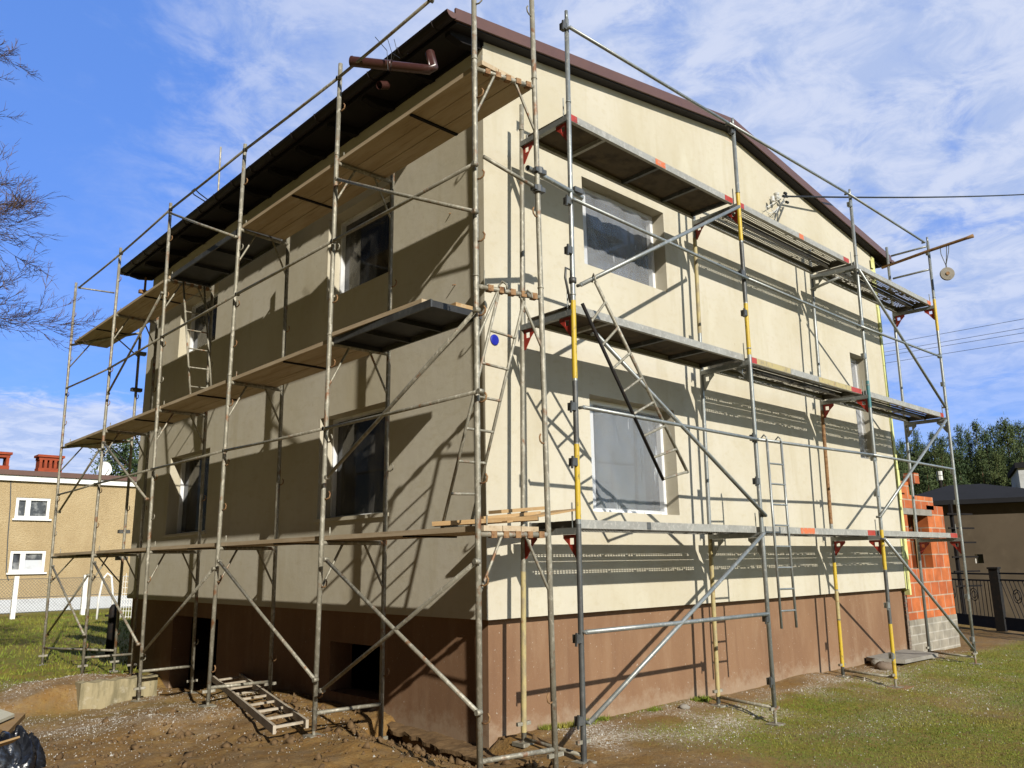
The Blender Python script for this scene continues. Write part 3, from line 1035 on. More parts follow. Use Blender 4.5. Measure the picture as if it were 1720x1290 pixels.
PX = 0.10
GD = [(6.05, 7.75, 0.05, 1.18), (1.70, 2.72, 0.52, 1.05)]
c1, c2 = at_x(PX, 555, 1077), at_x(PX, 640, 1180)
GD[1] = (min(c1.y, c2.y), max(c1.y, c2.y), 0.50, c1.z)
mb = MB()
wall_rects(mb, lambda u, v: (PX, u, v), 0, 0, GD, (.3, 0, 0), PX, HL, -0.2, ZP + .02)
mb.quad((PX, PX, -.2), (HW - .1, PX, -.2), (HW - .1, PX, ZP + .02), (PX, PX, ZP + .02))
mb.quad((HW - .1, PX, -.2), (HW - .1, HL, -.2), (HW - .1, HL, ZP), (HW - .1, PX, ZP))
mb.quad((PX, HL, -.2), (HW - .1, HL, -.2), (HW - .1, HL, ZP), (PX, HL, ZP))
mb.quad((PX + .3, PX, 1.36), (HW - .1, PX, 1.36), (HW - .1, HL, 1.36), (PX + .3, HL, 1.36))      # basement ceiling
meshobj('plinth', mb, M_plinth, house)
# ragged unfinished end of the plinth
mb = MB()
for k in range(16):
    z = .35 + k * .062
    mb.box((HW - .12 + random.uniform(-.02, .01), PX - .03, z), (HW - .05 + random.uniform(0, .03), PX + .1, z + .055))
meshobj('plinth_edge', mb, M_stone, house)

mb = MB()                            # insulation left bare at the far corner
zz = ZP - .12
while zz < 7.35:
    h = random.uniform(.45, .7)
    w = random.uniform(.07, .12)
    mb.box((HW - .078, -.012 - random.uniform(0, .02), zz), (HW - .078 + w, .12, min(zz + h - .006, 7.4)))
    zz += h
mb.box((HW - .20, -.010, ZP - .02), (HW - .085, -.004, ZP + .9))
meshobj('insulation_strip', mb, M_insul, house)
mb = MB()
for k in range(4):
    mb.box((HW - .18 + .01 * k, -.02 - .004 * k, 6.55 + .2 * k), (HW - .02 - .015 * k, -.011 - .004 * k, 6.72 + .2 * k))
meshobj('mesh_flap', mb, M_insul, house)

# roof
EO, VO, RT = 0.47, 0.13, 0.12        # eaves overhang, verge overhang, thickness
mb = MB()
zr, ze = roofz(HW / 2) , 7.43 - 0.152 * EO
for sx in (0, 1):
    xe = -EO if sx == 0 else HW + EO
    a = [(xe, -VO, ze), (HW / 2, -VO, zr), (HW / 2, -VO, zr + RT), (xe, -VO, ze + RT)]
    mb.prism(a, (0, HL + 2 * VO, 0))
roof = meshobj('roof', mb, M_roof, house)
mb = MB()
for sx in (0, 1):
    xe = -EO - .03 if sx == 0 else HW + EO + .03
    s_ = 1 if sx == 0 else -1
    z0 = 7.43 - 0.152 * (EO + .03)
    for yv in (-VO - .028, HL + VO + .004):
        mb = MB()
        mb.prism([(xe, yv, z0 + .015), (HW / 2 - s_ * .0, yv, zr + .015), (HW / 2, yv, zr + RT + .03), (xe, yv, z0 + RT + .03)], (0, .024, 0))
        meshobj('verge_trim', mb, M_rooftin, roof)
for sx in (0, 1):                    # dark strips added for the shade on the wall top between the rafters
    xa, xb = (-.022, -.003) if sx == 0 else (HW + .003, HW + .022)
    meshobj('eaves_shade_strip', MB().box((xa, -.02, 7.365), (xb, HL + .02, 7.42)), M_soffit, roof)
for k in range(13):
    yv = 0.05 + k * (HL - .1) / 12
    for sx in (0, 1):
        mb = MB()
        pts = [(-EO + .03, yv - .045, ze + .002), (-.023, yv - .045, 7.423), (-.023, yv - .045, 7.33), (-EO + .20, yv - .045, 7.29), (-EO + .03, yv - .045, 7.315)]
        if sx: pts = [(HW - x, y, z) for x, y, z in pts]
        mb.prism(pts, (0, .09, 0))
        meshobj('rafter_tail', mb, M_soffit, roof)
for sx in (0, 1):                    # half round gutters
    mb = MB()
    xc = -EO - .075 if sx == 0 else HW + EO + .075
    zc = ze + .075
    ns = 9
    pr = [(xc + .072 * math.cos(math.pi + math.pi * k / (ns - 1)), zc + .072 * math.sin(math.pi + math.pi * k / (ns - 1))) for k in range(ns)]
    pi_ = [(xc + .066 * math.cos(math.pi + math.pi * k / (ns - 1)), zc + .066 * math.sin(math.pi + math.pi * k / (ns - 1))) for k in range(ns)]
    ya, yb = -VO - .02, HL + VO
    for k in range(ns - 1):
        mb.quad((pr[k][0], ya, pr[k][1]), (pr[k + 1][0], ya, pr[k + 1][1]), (pr[k + 1][0], yb, pr[k + 1][1]), (pr[k][0], yb, pr[k][1]))
        mb.quad((pi_[k][0], ya, pi_[k][1]), (pi_[k + 1][0], ya, pi_[k + 1][1]), (pi_[k + 1][0], yb, pi_[k + 1][1]), (pi_[k][0], yb, pi_[k][1]))
    for yy in (ya, yb):
        mb.prism([(p[0], yy, p[1]) for p in pr], (0, .006, 0))
    for k in range(17):
        yy = .1 + k * .6
        mb.tube([(xc + .076 * math.cos(math.pi + math.pi * j / 8), yy, zc + .076 * math.sin(math.pi + math.pi * j / 8)) for j in range(9)], .008, 4)
    g = meshobj('gutter', mb, M_gutter, roof)
    g2 = MB().prism([(p[0], ya - .012, p[1]) for p in pr], (0, .008, 0))
    meshobj('end_cap', g2, M_rooftin, g)

# windows: glass (the part), white frame and plastic sheeting (its sub-parts)
def window(face, hole, mull, label, gap):
    u0, u1, v0, v1 = hole
    if face == 'R':
        P = lambda u, v, d: (u, d, v)
    else:
        P = lambda u, v, d: (d, u, v)
    D = RV - .008
    mb = MB()
    mb.quad(P(u0, v0, D + .03), P(u1, v0, D + .03), P(u1, v1, D + .03), P(u0, v1, D + .03))
    w = meshobj('window', mb, M_pane, house)
    w['label'] = label
    fw = .055 if face == 'R' else .03
    mb = MB()
    bars = [(u0, u0 + fw, v0, v1), (u1 - fw, u1, v0, v1), (u0 + fw, u1 - fw, v0, v0 + fw), (u0 + fw, u1 - fw, v1 - fw, v1)]
    for m_ in mull:
        bars.append((u0 + (u1 - u0) * m_ - .04, u0 + (u1 - u0) * m_ + .04, v0 + fw, v1 - fw))
    for a, b, c, d in bars:
        lo, hi = P(a, c, D - .035), P(b, d, D + .027)
        mb.box(lo, hi)
    meshobj('frame', mb, M_frame, w)
    mb = MB()                        # sheet pinned over the frame, slack in the middle
    nu, nv = 26, 24
    a0, a1, b0, b1 = u0 + gap[0], u1 - gap[1], v0 + gap[2], v1 - gap[3]
    sd_ = random.randint(0, 999)
    uu, vv = np.meshgrid(np.linspace(a0, a1, nu), np.linspace(b0, b1, nv))
    wob = vnoise(uu * 2.2 + vv * .8, vv * .7, .42, sd_) * .04 + vnoise(uu + vv * .4, vv * .5, .09, sd_ + 1) * .012
    wob += .010 * np.sin((uu + .55 * vv) * 34 + 5 * vnoise(uu, vv, .5, sd_ + 2))
    for j in range(nv):
        for i in range(nu):
            mb.v.append(P(uu[j, i], vv[j, i], D - .062 + float(wob[j, i])))
    for j in range(nv - 1):
        for i in range(nu - 1):
            k = j * nu + i
            mb.f.append((k, k + 1, k + nu + 1, k + nu)); mb.m.append(0)
    meshobj('plastic_sheet', mb, M_film if face == 'R' else M_film_shade, w, smooth=True)
    if face == 'R' and u1 - u0 > 1:
        mb = MB()
        for k in range(5):
            q = u0 + .1 + k * (u1 - u0 - .3) / 4
            mb.box(P(q, v0 + .005, D - .10), P(q + random.uniform(.08, .2), v0 + .03, D - .085))
        meshobj('tape', mb, M_frame, w)


window('R', RW[0], (.14,), 'upper gable window under grey plastic sheeting', (.0, .05, .0, .0))
window('R', RW[1], (.14,), 'lower gable window under wrinkled grey plastic sheeting', (.0, .05, .04, .07))
window('R', RW[2], (), 'tall narrow staircase window near the far corner', (.0, .0, .0, .0))
window('L', LW[0], (), 'upper window near the corner on the shaded side', (.0, .06, .0, .0))
window('L', LW[1], (), 'lower window near the corner on the shaded side', (.0, .05, .0, .0))
window('L', LW[2], (), 'upper window at the far end of the shaded side', (.0, .05, .0, .0))
window('L', LW[3], (), 'lower window at the far end of the shaded side', (.0, .05, .0, .0))
for (u0, u1, v0, v1) in LW[1:2] + LW[3:4]:
    meshobj('window_sill', MB().box((-.03, u0 - .04, v0 - .045), (.19, u1 + .04, v0 - .005)), M_render, house)

# drips and chips of mortar on the shaded wall, and nail pegs
p = at_y(0, 830, 571)
mb = MB()
mb.tube([(p.x, .0, p.z), (p.x, -.012, p.z)], .055, 20)
mb.tube([(p.x, -.012, p.z), (p.x, -.016, p.z)], [.055, .042], 20)
meshobj('junction_cap', mb, M_blue, house, smooth=False)['label'] = 'round blue cap on the wall near the corner'
for px, py, ln in ((765, 478, .05), (757, 358, .03), (795, 352, .03)):
    q = at_x(0, px, py)
    meshobj('peg', MB().tube([q, q + Vector((-ln, -.01, -.02))], .006, 6), M_rust, house)

# gutter outlet with its loose swinging downpipe
p0 = at_x(-EO - .075, 722, 92); p0.z = min(p0.z, ze)
p1 = at_x(-EO - .075, 728, 118)
p2 = at_x(-1.08, 590, 103)
mb = MB()
d = (p2 - p1).normalized()
mb.tube([p0 + Vector((0, 0, .02)), p1 + Vector((0, 0, .03)), p1 + d * .05, p1 + d * .12], .050, 16, cap=False)
mb.tube([p1 + d * .10, p1 + (p2 - p1) * .55], .050, 16, cap=False)
mb.tube([p1 + (p2 - p1) * .50, p2], .055, 16, cap=False)
mb.tube([p1 + (p2 - p1) * .50, p1 + (p2 - p1) * .52], .059, 16)
mb.tube([p1 + (p2 - p1) * .985, p2], .058, 16, cap=False)
mb.tube([p2, p2 - d * .4], .050, 16, cap=False)
meshobj('downpipe', mb, M_pipe, house, smooth=True)['label'] = 'brown downpipe swung out sideways and tied up with wire'
q = at_x(-.62, 637, 143)
meshobj('gutter_outlet', MB().tube([q, q + Vector((.12, .02, .06))], .045, 14, cap=False), M_pipe, house)
mb = MB()
for a, b, c in (((630, 62), (650, 85), (652, 120)), ((650, 62), (658, 88), (656, 122)), ((662, 66), (666, 82), (658, 105)), ((660, 90), (672, 98), (685, 90))):
    mb.tube([at_x(-.95, *a), at_x(-.93, *b), at_x(-.92, *c)], .004, 4)
meshobj('tie_wire', mb, M_cable, house)
for px, h in ((366, .85),):
    q = at_x(1.2, px, 338)
    mb = MB().tube([q + Vector((0, 0, -.5)), at_x(1.2, 371, 247)], .02, 8)
    meshobj('roof_rod', mb, M_steel_old, house)
mb = MB().tube([at_x(-.5, 350, 342), at_x(-.5, 326, 327), at_x(-.5, 322, 321), at_x(-.5, 327, 317), at_x(-.5, 335, 325), at_x(-.5, 351, 337)], .010, 6)
mb.box(tuple(at_x(-.5, 349, 345) + Vector((-.02, -.02, -.03))), tuple(at_x(-.5, 349, 345) + Vector((.03, .03, .09))))
meshobj('rope_hook', mb, M_cable, house)

# service insulators on the gable
c = at_y(-.02, 1303, 345)
mb = MB()
mb.tube([c + Vector((-.05, .02, -.25)), c + Vector((0, -.10, .0)), c + Vector((.05, -.12, .05))], .014, 6)
mb.tube([c + Vector((.02, .02, -.3)), c + Vector((.05, -.10, -.05))], .014, 6)
br = meshobj('service_bracket', mb, M_wire, house)
mb = MB()
t = at_y(-.12, 1304, 325)
for r0, h0 in ((.045, .0), (.03, .03), (.05, .06), (.03, .085)):
    mb.tube([t + Vector((0, 0, -h0)), t + Vector((0, 0, -h0 - .028))], [r0, r0 * .8], 12)
t2 = at_y(-.12, 1298, 338)
meshobj('insulator', mb, M_porc, br)
meshobj('insulator', MB().tube([t2, t2 + Vector((0, 0, .08))], .03, 10), M_porc, br)
mb = MB()
for px, py in ((1319, 325), (1321, 330), (1322, 340), (1317, 330)):
    q = at_y(-.14, px, py)
    mb.tube([q + Vector((-.03, 0, 0)), q + Vector((.03, 0, .005))], .022, 8)
meshobj('connector', mb, M_cable, br)
mb = MB()
for pts in (((1318, 326), (1308, 334), (1298, 342), (1288, 348)), ((1318, 332), (1310, 345), (1300, 356), (1292, 358)), ((1320, 341), (1311, 342), (1303, 358), (1296, 352)), ((1286, 345), (1288, 356), (1298, 362), (1304, 372))):
    mb.tube([at_y(-.08, *q) for q in pts], .006, 5)
meshobj('loose_wire', mb, M_porc, br)

# ------------------------------------------------------------------ scaffolding
XO, XI, Y0, BL, ZL = -1.0119, -0.2984, -1.1134, 2.3849, 2.1662
YO, YI, X0, BR, ZR = -0.9818, -0.2914, 0.2846, 3.0806, 2.285
PR = 0.0242
def lineL(x, a, b): return Line(at_x(x, *a), at_x(x, *b))
def lineR(y, a, b): return Line(at_y(y, *a), at_y(y, *b))


LO = [lineL(XO, (806, 1288), (796, 0)), lineL(XO, (527, 1238), (572, 108)), lineL(XO, (349, 1185), (412, 243)), lineL(XO, (234, 1158), (287, 342)),
      lineL(XO, (137, 1138), (203, 417)), lineL(XO, (71, 1113), (128, 476))]
LI = [lineR(-1.185, (933, 1283), (893, 0)), lineL(XI, (640, 1213), (659, 306)), lineL(XI, (453, 1160), (484, 410)), lineL(XI, (322, 1150), (358, 470)),
      lineL(XI, (220, 1135), (264, 545)), lineL(XI, (196, 1062), (236, 560))]
RO = [lineR(YO, (981, 1283), (951, 18)), lineR(YO, (1303, 1218), (1230, 198)), lineR(YO, (1505, 1153), (1426, 310)), lineR(YO, (1639, 1114), (1557, 398))]
RI = [lineR(YI, (880, 1250), (876, 176)), lineR(YI, (1207, 1185), (1165, 363)), lineR(YI, (1416, 1132), (1362, 455)), lineR(YI, (1562, 1103), (1489, 415))]

scL = thing('scaffold', (XO, 4.8, .3), 'old rust spotted tube scaffold along the shaded eaves side of the house', 'scaffold')
scR = thing('scaffold', (4.9, YO, .25), 'galvanised scaffold with red brackets and yellow banded poles along the sunlit gable', 'scaffold')


def jhook(mb, p, d):
    """bent rod hook standing off a pole"""
    d = Vector(d).normalized()
    pts = [p + d * .02 + Vector((0, 0, .0)), p + d * .055 + Vector((0, 0, -.004)), p + d * .085 + Vector((0, 0, .012)), p + d * .092 + Vector((0, 0, .045)), p + d * .075 + Vector((0, 0, .07))]
    mb.tube(pts, .0075, 6)


def foot(line, parent, screw=True):
    b = line.z(.3)
    z = gh(b.x, b.y)
    b = line.z(z)
    mb = MB()
    mb.box((b.x - .075, b.y - .075, z - .02), (b.x + .075, b.y + .075, z + .012))
    mb.tube([(b.x, b.y, z), (b.x, b.y, z + .2)], .017, 8)
    if screw:
        mb.beam((b.x - .07, b.y + .01, z + .16), (b.x + .07, b.y - .01, z + .165), .03, .03)
    meshobj('base_plate', mb, M_steel_old, parent)
    return z


def pole(line, z0, z1, m, parent, r=PR):
    mb = MB()
    n = 12
    mb.tube([line.z(z0 + (z1 - z0) * k / 4) for k in range(5)], r, n)
    # sleeve joints
    return mb


left_top = [7.55, 7.32, 7.32, 7.39, 7.35, 7.42]
for i in range(6):
    for side, ln in (('o', LO[i]), ('i', LI[i])):
        zt = left_top[i] if side == 'o' else (7.55 if i == 0 else 6.30)
        b = ln.z(.3)
        zb = foot(ln, scL, screw=not (i in (0, 1) and side == 'o'))
        mb = pole(ln, zb + .05, zt, M_steel_old, scL)
        for lv in (4.22, 6.22):
            if zt > lv + .2:
                mb.tube([ln.z(lv - .0), ln.z(lv + .012)], PR + .004, 12)
        po = meshobj('pole', mb, M_steel_old, scL, smooth=True)
        hd = (.25, -1, 0) if not (i == 0 and side == 'i') else (-1, -.25, 0)
        for hz in ([.75, 1.75, 2.55, 3.15, 3.85, 4.55, 5.1, 5.85, 6.75] if side == 'o' else [.85, 2.9, 4.9, 6.9]):
            if hz < zt - .1:
                m2 = MB()
                jhook(m2, ln.z(hz + random.uniform(-.04, .04)), hd)
                meshobj('hook', m2, M_rust if random.random() < .75 else M_steel_old, po, smooth=True)
    zb = .58 if i else .52
    a, c = LO[i], LI[i]
    meshobj('transom', MB().tube([a.z(zb), c.z(zb)], .019, 8), M_steel_old, scL, smooth=True)
    for lv in (ZL, ZL + 2, ZL + 4):
        z = lv - .03
        A, C = a.z(z), c.z(z)
        mb = MB().tube([A, C], .022, 10)
        q = A.lerp(C, .12)
        mb.tube([q + Vector((0, 0, .02)), q + Vector((0, 0, .15))], .007, 6)
        tr = meshobj('transom', mb, M_steel_old, scL, smooth=True)
        if i == 0 or (i, lv) in ((3, ZL + 4),):
            for k in range(5):
                q = A.lerp(C, .2 + .17 * k)
                d = (C - A).normalized()
                meshobj('clip', MB().beam(q - d * .025, q + d * .025, .052, .052), M_rust, tr)
        for s_, (u, f) in enumerate(((a, .33), (c, .66))):
            m2 = MB()
            s0 = u.z(z - .46)
            s1 = A.lerp(C, f)
            m2.tube([s0, s0.lerp(s1, .12), s0.lerp(s1, .9), s1], [.011, .0125, .0125, .014], 7)
            meshobj('strut', m2, M_steel_old, scL, smooth=True)

XB = XO - .048


def ltube(a, b, r=.0175, m=M_steel_old, nm='brace', x=XB, lab=None):
    A, B = at_x(x, *a), at_x(x, *b)
    mb = MB().tube([A, A.lerp(B, .5) + Vector((0, 0, -.006)), B], r, 8)
    for q in (A, B):
        mb.tube([q + Vector((-.02, 0, 0)), q + Vector((.03, 0, 0))], .022, 7)
    return meshobj(nm, mb, m, scL, smooth=True)


# guard rails, in runs between neighbouring poles
for row in ([(133, 483), (203, 426), (286, 352), (411, 252), (568, 131), (723, 0), (800, -68)],
            [(112, 652), (183, 619), (272, 566), (398, 494), (559, 405), (797, 275)],
            [(98, 831), (160, 813), (256, 788), (377, 757), (545, 720), (806, 657)]):
    for k in range(len(row) - 1):
        if row[k][0] == 568 or (row[k + 1][0] == 723):
            pass
        ltube(row[k], row[k + 1], .0165, M_steel_old, 'guard_rail')
for a, b in (((547, 940), (803, 1197)), ((540, 1160), (800, 943)), ((368, 943), (529, 1142)), ((240, 1096), (359, 955)), ((158, 945), (232, 1082)),
             ((79, 1066), (148, 966)), ((88, 951), (141, 1066)), ((549, 802), (800, 520)), ((174, 743), (246, 838)), ((99, 860), (167, 755)),
             ((181, 661), (272, 492)), ((566, 301), (797, 355)), ((284, 357), (396, 398))):
    ltube(a, b)
A, B = LO[5].z(7.3), LI[5].z(7.3)
A = at_x(XO, 131, 483)
meshobj('guard_rail', MB().tube([A, at_y(A.y, 192, 492)], .0165, 8), M_steel_old, scL, smooth=True)
# end guard across the near frame, and the tube tying both scaffolds together
a, b = at_y(-1.13, 812, 263), at_y(-1.20, 906, 319)
meshobj('guard_rail', MB().tube([a, b], .0175, 8), M_steel_old, scL, smooth=True)
a, b = at_y(-1.16, 886, 282), at_y(-.93, 977, 332)
mb = MB().tube([a, b], .026, 12, cap=False)
mb.tube([a, b], .021, 12, cap=False)
tie = meshobj('tie_tube', mb, M_steel_new, scL, smooth=True)
for px, py in ((905, 288), (903, 318)):
    mb = MB()
    q = at_y(-1.19, px, py)
    mb.tube([q + Vector((0, 0, -.03)), q + Vector((0, 0, .03))], .042, 10)
    mb.box(tuple(q + Vector((-.06, -.03, -.02))), tuple(q + Vector((.07, .03, .02))))
    meshobj('coupler', mb, M_steel_dark, scL)
mb = MB()
q = at_y(-.97, 967, 322)
mb.tube([q + Vector((0, 0, -.03)), q + Vector((0, 0, .03))], .04, 10)
mb.box(tuple(q + Vector((-.06, -.05, -.025))), tuple(q + Vector((.06, .04, .025))))
meshobj('coupler', mb, M_steel_dark, scL)
# couplers of the far frame, dark against the neighbour's wall
for px, py in ((208, 893), (204, 938), (236, 594), (229, 655)):
    q = at_x(XI, px, py)
    meshobj('coupler', MB().box(tuple(q + Vector((-.09, -.05, -.03))), tuple(q + Vector((.09, .05, .03)))), M_steel_dark, scL)
q = at_x(XI, 243, 490)
mb = MB().box(tuple(q + Vector((-.10, -.04, -.04))), tuple(q + Vector((.12, .04, .02))))
mb.tube([q + Vector((0, 0, -.1)), q + Vector((0, 0, .28))], .022, 8)
meshobj('coupler', mb, M_rust, scL)

# ---- sunlit scaffold
right_top = [7.39, 7.38, 7.45, 7.50]
bands = {('o', 0): [(505, 636, M_yellow), (640, 744, M_steel_dark), (746, 872, M_yellow), (880, 1284, M_steel_dark)],
         ('o', 1): [(325, 405, M_yellow), (407, 508, M_steel_dark), (510, 596, M_yellow)],
         ('o', 2): [(640, 685, M_teal), (890, 957, M_yellow), (958, 1046, M_steel_dark), (1048, 1140, M_yellow)],
         ('o', 3): [(503, 556, M_yellow)],
         ('i', 1): [(890, 1170, M_yellow_pale), (400, 560, M_yellow_pale)],
         ('i', 2): [(690, 880, M_rust), (945, 990, M_yellow), (992, 1040, M_yellow_pale), (1042, 1120, M_yellow)],
         ('i', 0): [(960, 1230, M_yellow_pale)]}
for i in range(4):
    for side, ln in (('o', RO[i]), ('i', RI[i])):
        zt = right_top[i] if side == 'o' else (7.5 if i == 3 else 6.65)
        zb = foot(ln, scR)
        mb = pole(ln, zb + (.17 if (side == 'o' and i) else .03), zt - (.10 if side == 'o' else 0), M_steel_new, scR)
        if side == 'o':
            mb.tube([ln.z(zt - .12), ln.z(zt)], .018, 10)
        for lv in (4.35, 6.35):
            mb.tube([ln.z(lv), ln.z(lv + .014)], PR + .004, 12)
        m_ = M_steel_old if (side, i) in (('i', 0),) else M_steel_new
        po = meshobj('pole', mb, m_, scR, smooth=True)
        pl = YO if side == 'o' else YI
        for (ya, yb, mm) in bands.get((side, i), []):
            xa = ln.z(at_y(pl, 0, 0).z)  # placeholder height, replaced below
            def zat(py):
                # height on this pole that the photograph shows at row py
                lo, hi = 0.0, 8.0
                for _ in range(40):
                    md = (lo + hi) / 2
                    q = ln.z(md) - CAM
                    yy = IH / 2 - FPX * q.dot(CU) / q.dot(CF)
                    if yy > py: lo = md
                    else: hi = md
                return lo
            meshobj('painted_section', MB().tube([ln.z(zat(yb)), ln.z(zat(ya))], PR + .0012, 12, cap=False), mm, po, smooth=True)
        if side == 'o':              # wedge housings for the guard rails
            for lv in (ZR - 1, ZR - .45 - 1.2, ZR + 1, ZR + .5, ZR + 3, ZR + 2.5, ZR + 5 - .1):
                if lv < .5: continue
                q = ln.z(lv)
                m2 = MB()
                m2.box((q.x - .075, q.y - .03, lv - .035), (q.x - .02, q.y + .03, lv + .035))
                m2.beam((q.x - .085, q.y - .02, lv - .06), (q.x - .075, q.y - .02, lv + .05), .02, .012, (1, 0, 0))
                meshobj('wedge_clamp', m2, M_steel_dark if i < 2 else M_steel_new, po)
    A, C = RO[i].z(.48 if i != 0 else .42), RI[i].z(.42)
    meshobj('transom', MB().tube([RO[i].z(.36), RI[i].z(.40)], .017, 8), M_steel_old, scR, smooth=True)
    for k, lv in enumerate((ZR, ZR + 2, ZR + 4)):
        z = lv - .10
        A, C = RO[i].z(z), RI[i].z(z)
        mb = MB().beam(A, C, .05, .055)
        q = A.lerp(C, .10)
        mb.tube([q + Vector((0, 0, .03)), q + Vector((0, 0, .25))], .007, 6)
        meshobj('transom', mb, M_steel_new, scR)
        for s_, (u, v) in enumerate(((A, C), (C, A))):
            d = (v - u).normalized()
            dn = Vector((0, 0, -1))
            o_ = u + dn * .03 + d * .02
            m2 = MB()
            ex = Vector((0, 0, 1)).cross(d)
            th = ex * .008
            # triangular gusset with a square hole
            P_ = lambda a_, b_: o_ + d * a_ + dn * b_ - th / 2
            m2.prism([P_(0, 0), P_(.16, 0), P_(.16, .03), P_(0, .03)], th)
            m2.prism([P_(0, .03), P_(.035, .03), P_(.035, .085), P_(0, .085)], th)
            m2.prism([P_(.085, .03), P_(.16, .03), P_(.10, .085), P_(.085, .085)], th)
            m2.prism([P_(0, .085), P_(.10, .085), P_(.02, .20), P_(0, .20)], th)
            red = (i, k) in ((0, 2), (1, 2), (2, 1), (0, 1), (3, 2), (0, 0), (2, 0), (3, 0))
            meshobj('bracket', m2, M_red if red else M_steel_new, scR)

YB = YO - .05


def rtube(a, b, r=.0215, m=M_steel_new, nm='brace', y=YB):
    A, B = at_y(y, *a), at_y(y, *b)
    mb = MB().tube([A, A.lerp(B, .5), B], r, 10)
    for q in (A, B):
        mb.tube([q + Vector((0, -.015, 0)), q + Vector((0, .05, 0))], .016, 7)
    return meshobj(nm, mb, m, scR, smooth=True)


for row in ([(957, 46), (1224, 207), (1424, 325), (1553, 407)], [(964, 335), (1256, 468), (1445, 548), (1580, 599)],
            [(980, 684), (1272, 738), (1466, 764), (1600, 788)]):
    for k in range(3):
        rtube(row[k], row[k + 1], .0185, M_steel_new, 'guard_rail')
rtube((984, 1062), (1290, 1031), .021, M_steel_new, 'guard_rail')
for a, b in (((976, 478), (1241, 347)), ((1000, 560), (1286, 866)), ((990, 1214), (1283, 896)), ((1442, 452), (1588, 684)), ((1478, 868), (1589, 706)), ((1486, 905), (1636, 1092))):
    rtube(a, b)
# rope sling and clamp at the joint of the near pole
q = RO[0].z(4.52)
mb = MB().tube([q + Vector((-.04, 0, -.25)), q + Vector((-.10, 0, -.02)), q + Vector((-.09, 0, .08)), q + Vector((-.03, -.01, .07)), q + Vector((-.02, 0, -.06))], .012, 7)
mb.tube([q + Vector((0, 0, -.05)), q + Vector((0, 0, .0))], .036, 10)
meshobj('coupler', mb, M_steel_dark, scR, smooth=True)
# short tube clamped to the inner pole, end guards at the far frame
a, b = at_y(YI - .03, 1362, 487), at_y(-.78, 1409, 466)
meshobj('tie_tube', MB().tube([a, b], .02, 9), M_steel_new, scR, smooth=True)
xe = 9.62
for a, b in (((1497, 430), (1556, 414)), ((1500, 468), (1560, 453))):
    meshobj('guard_rail', MB().tube([at_x(xe, *a), at_x(xe, *b)], .018, 9), M_steel_new, scR, smooth=True)

# hoisting pole with its pulley at the far end
A, B = at_x(xe - .04, 1481, 450), at_x(xe - .04, 1635, 396)
hp = MB().tube([A, A.lerp(B, .5) + Vector((0, 0, .01)), A.lerp(B, .92), B], [.024, .027, .026, .034], 10)
t = meshobj('hoisting_pole', hp, M_rust, None, smooth=True)
tag(t, 'rusty pole sticking out past the far end of the sunlit scaffold top', 'pole')
pc = at_x(xe - .04, 1591, 460)
pw = thing('pulley', pc, 'small round pulley wheel hanging by a looped cord from the rusty pole', 'pulley')
mb = MB()
ax = Vector((.8, .6, 0))
for r0, r1, a0, a1 in ((.115, .10, -.022, -.012), (.10, .085, -.012, 0), (.085, .10, 0, .012), (.10, .115, .012, .022)):
    mb.tube([pc + ax * a0, pc + ax * a1], [r0, r1], 24, cap=(True))
meshobj('wheel', mb, M_slab, pw)
meshobj('hub', MB().tube([pc - ax * .04, pc + ax * .04], .03, 12), M_rust, pw)
mb = MB()
for px, py in ((1579, 415), (1590, 411), (1594, 410)):
    mb.tube([at_x(xe - .04, px, py) + Vector((0, 0, .02)), at_x(xe - .04, px + (1590 - px) * .15, py + 12), at_x(xe - .04, 1589, 446)], .007, 6)
mb.tube([at_x(xe - .04, 1589, 444), pc], .012, 6)
meshobj('cord', mb, M_wire, pw)

# ------------------------------------------------------------------ decks: sunlit side
LV = ['lowest', 'middle', 'top']


def deck_shell(L_, name, label):
    t = thing(name, (0, 0, 0), label, 'scaffold deck', 'decks of the sunlit scaffold')
    W_ = .60
    for s in (0, 1):                 # the two side rims, C-sections
        mb = MB()
        yy = s * (W_ - .02)
        mb.box((0, yy, -.070), (L_, yy + .02, .006))
        lip = .03 if s == 0 else -.03
        mb.box((0.002, min(yy + .01, yy + .01 + lip), -.0695), (L_ - .002, max(yy + .01, yy + .01 + lip), -.062))
        meshobj('side_rim', mb, M_rail_alu, t)
    return t, W_


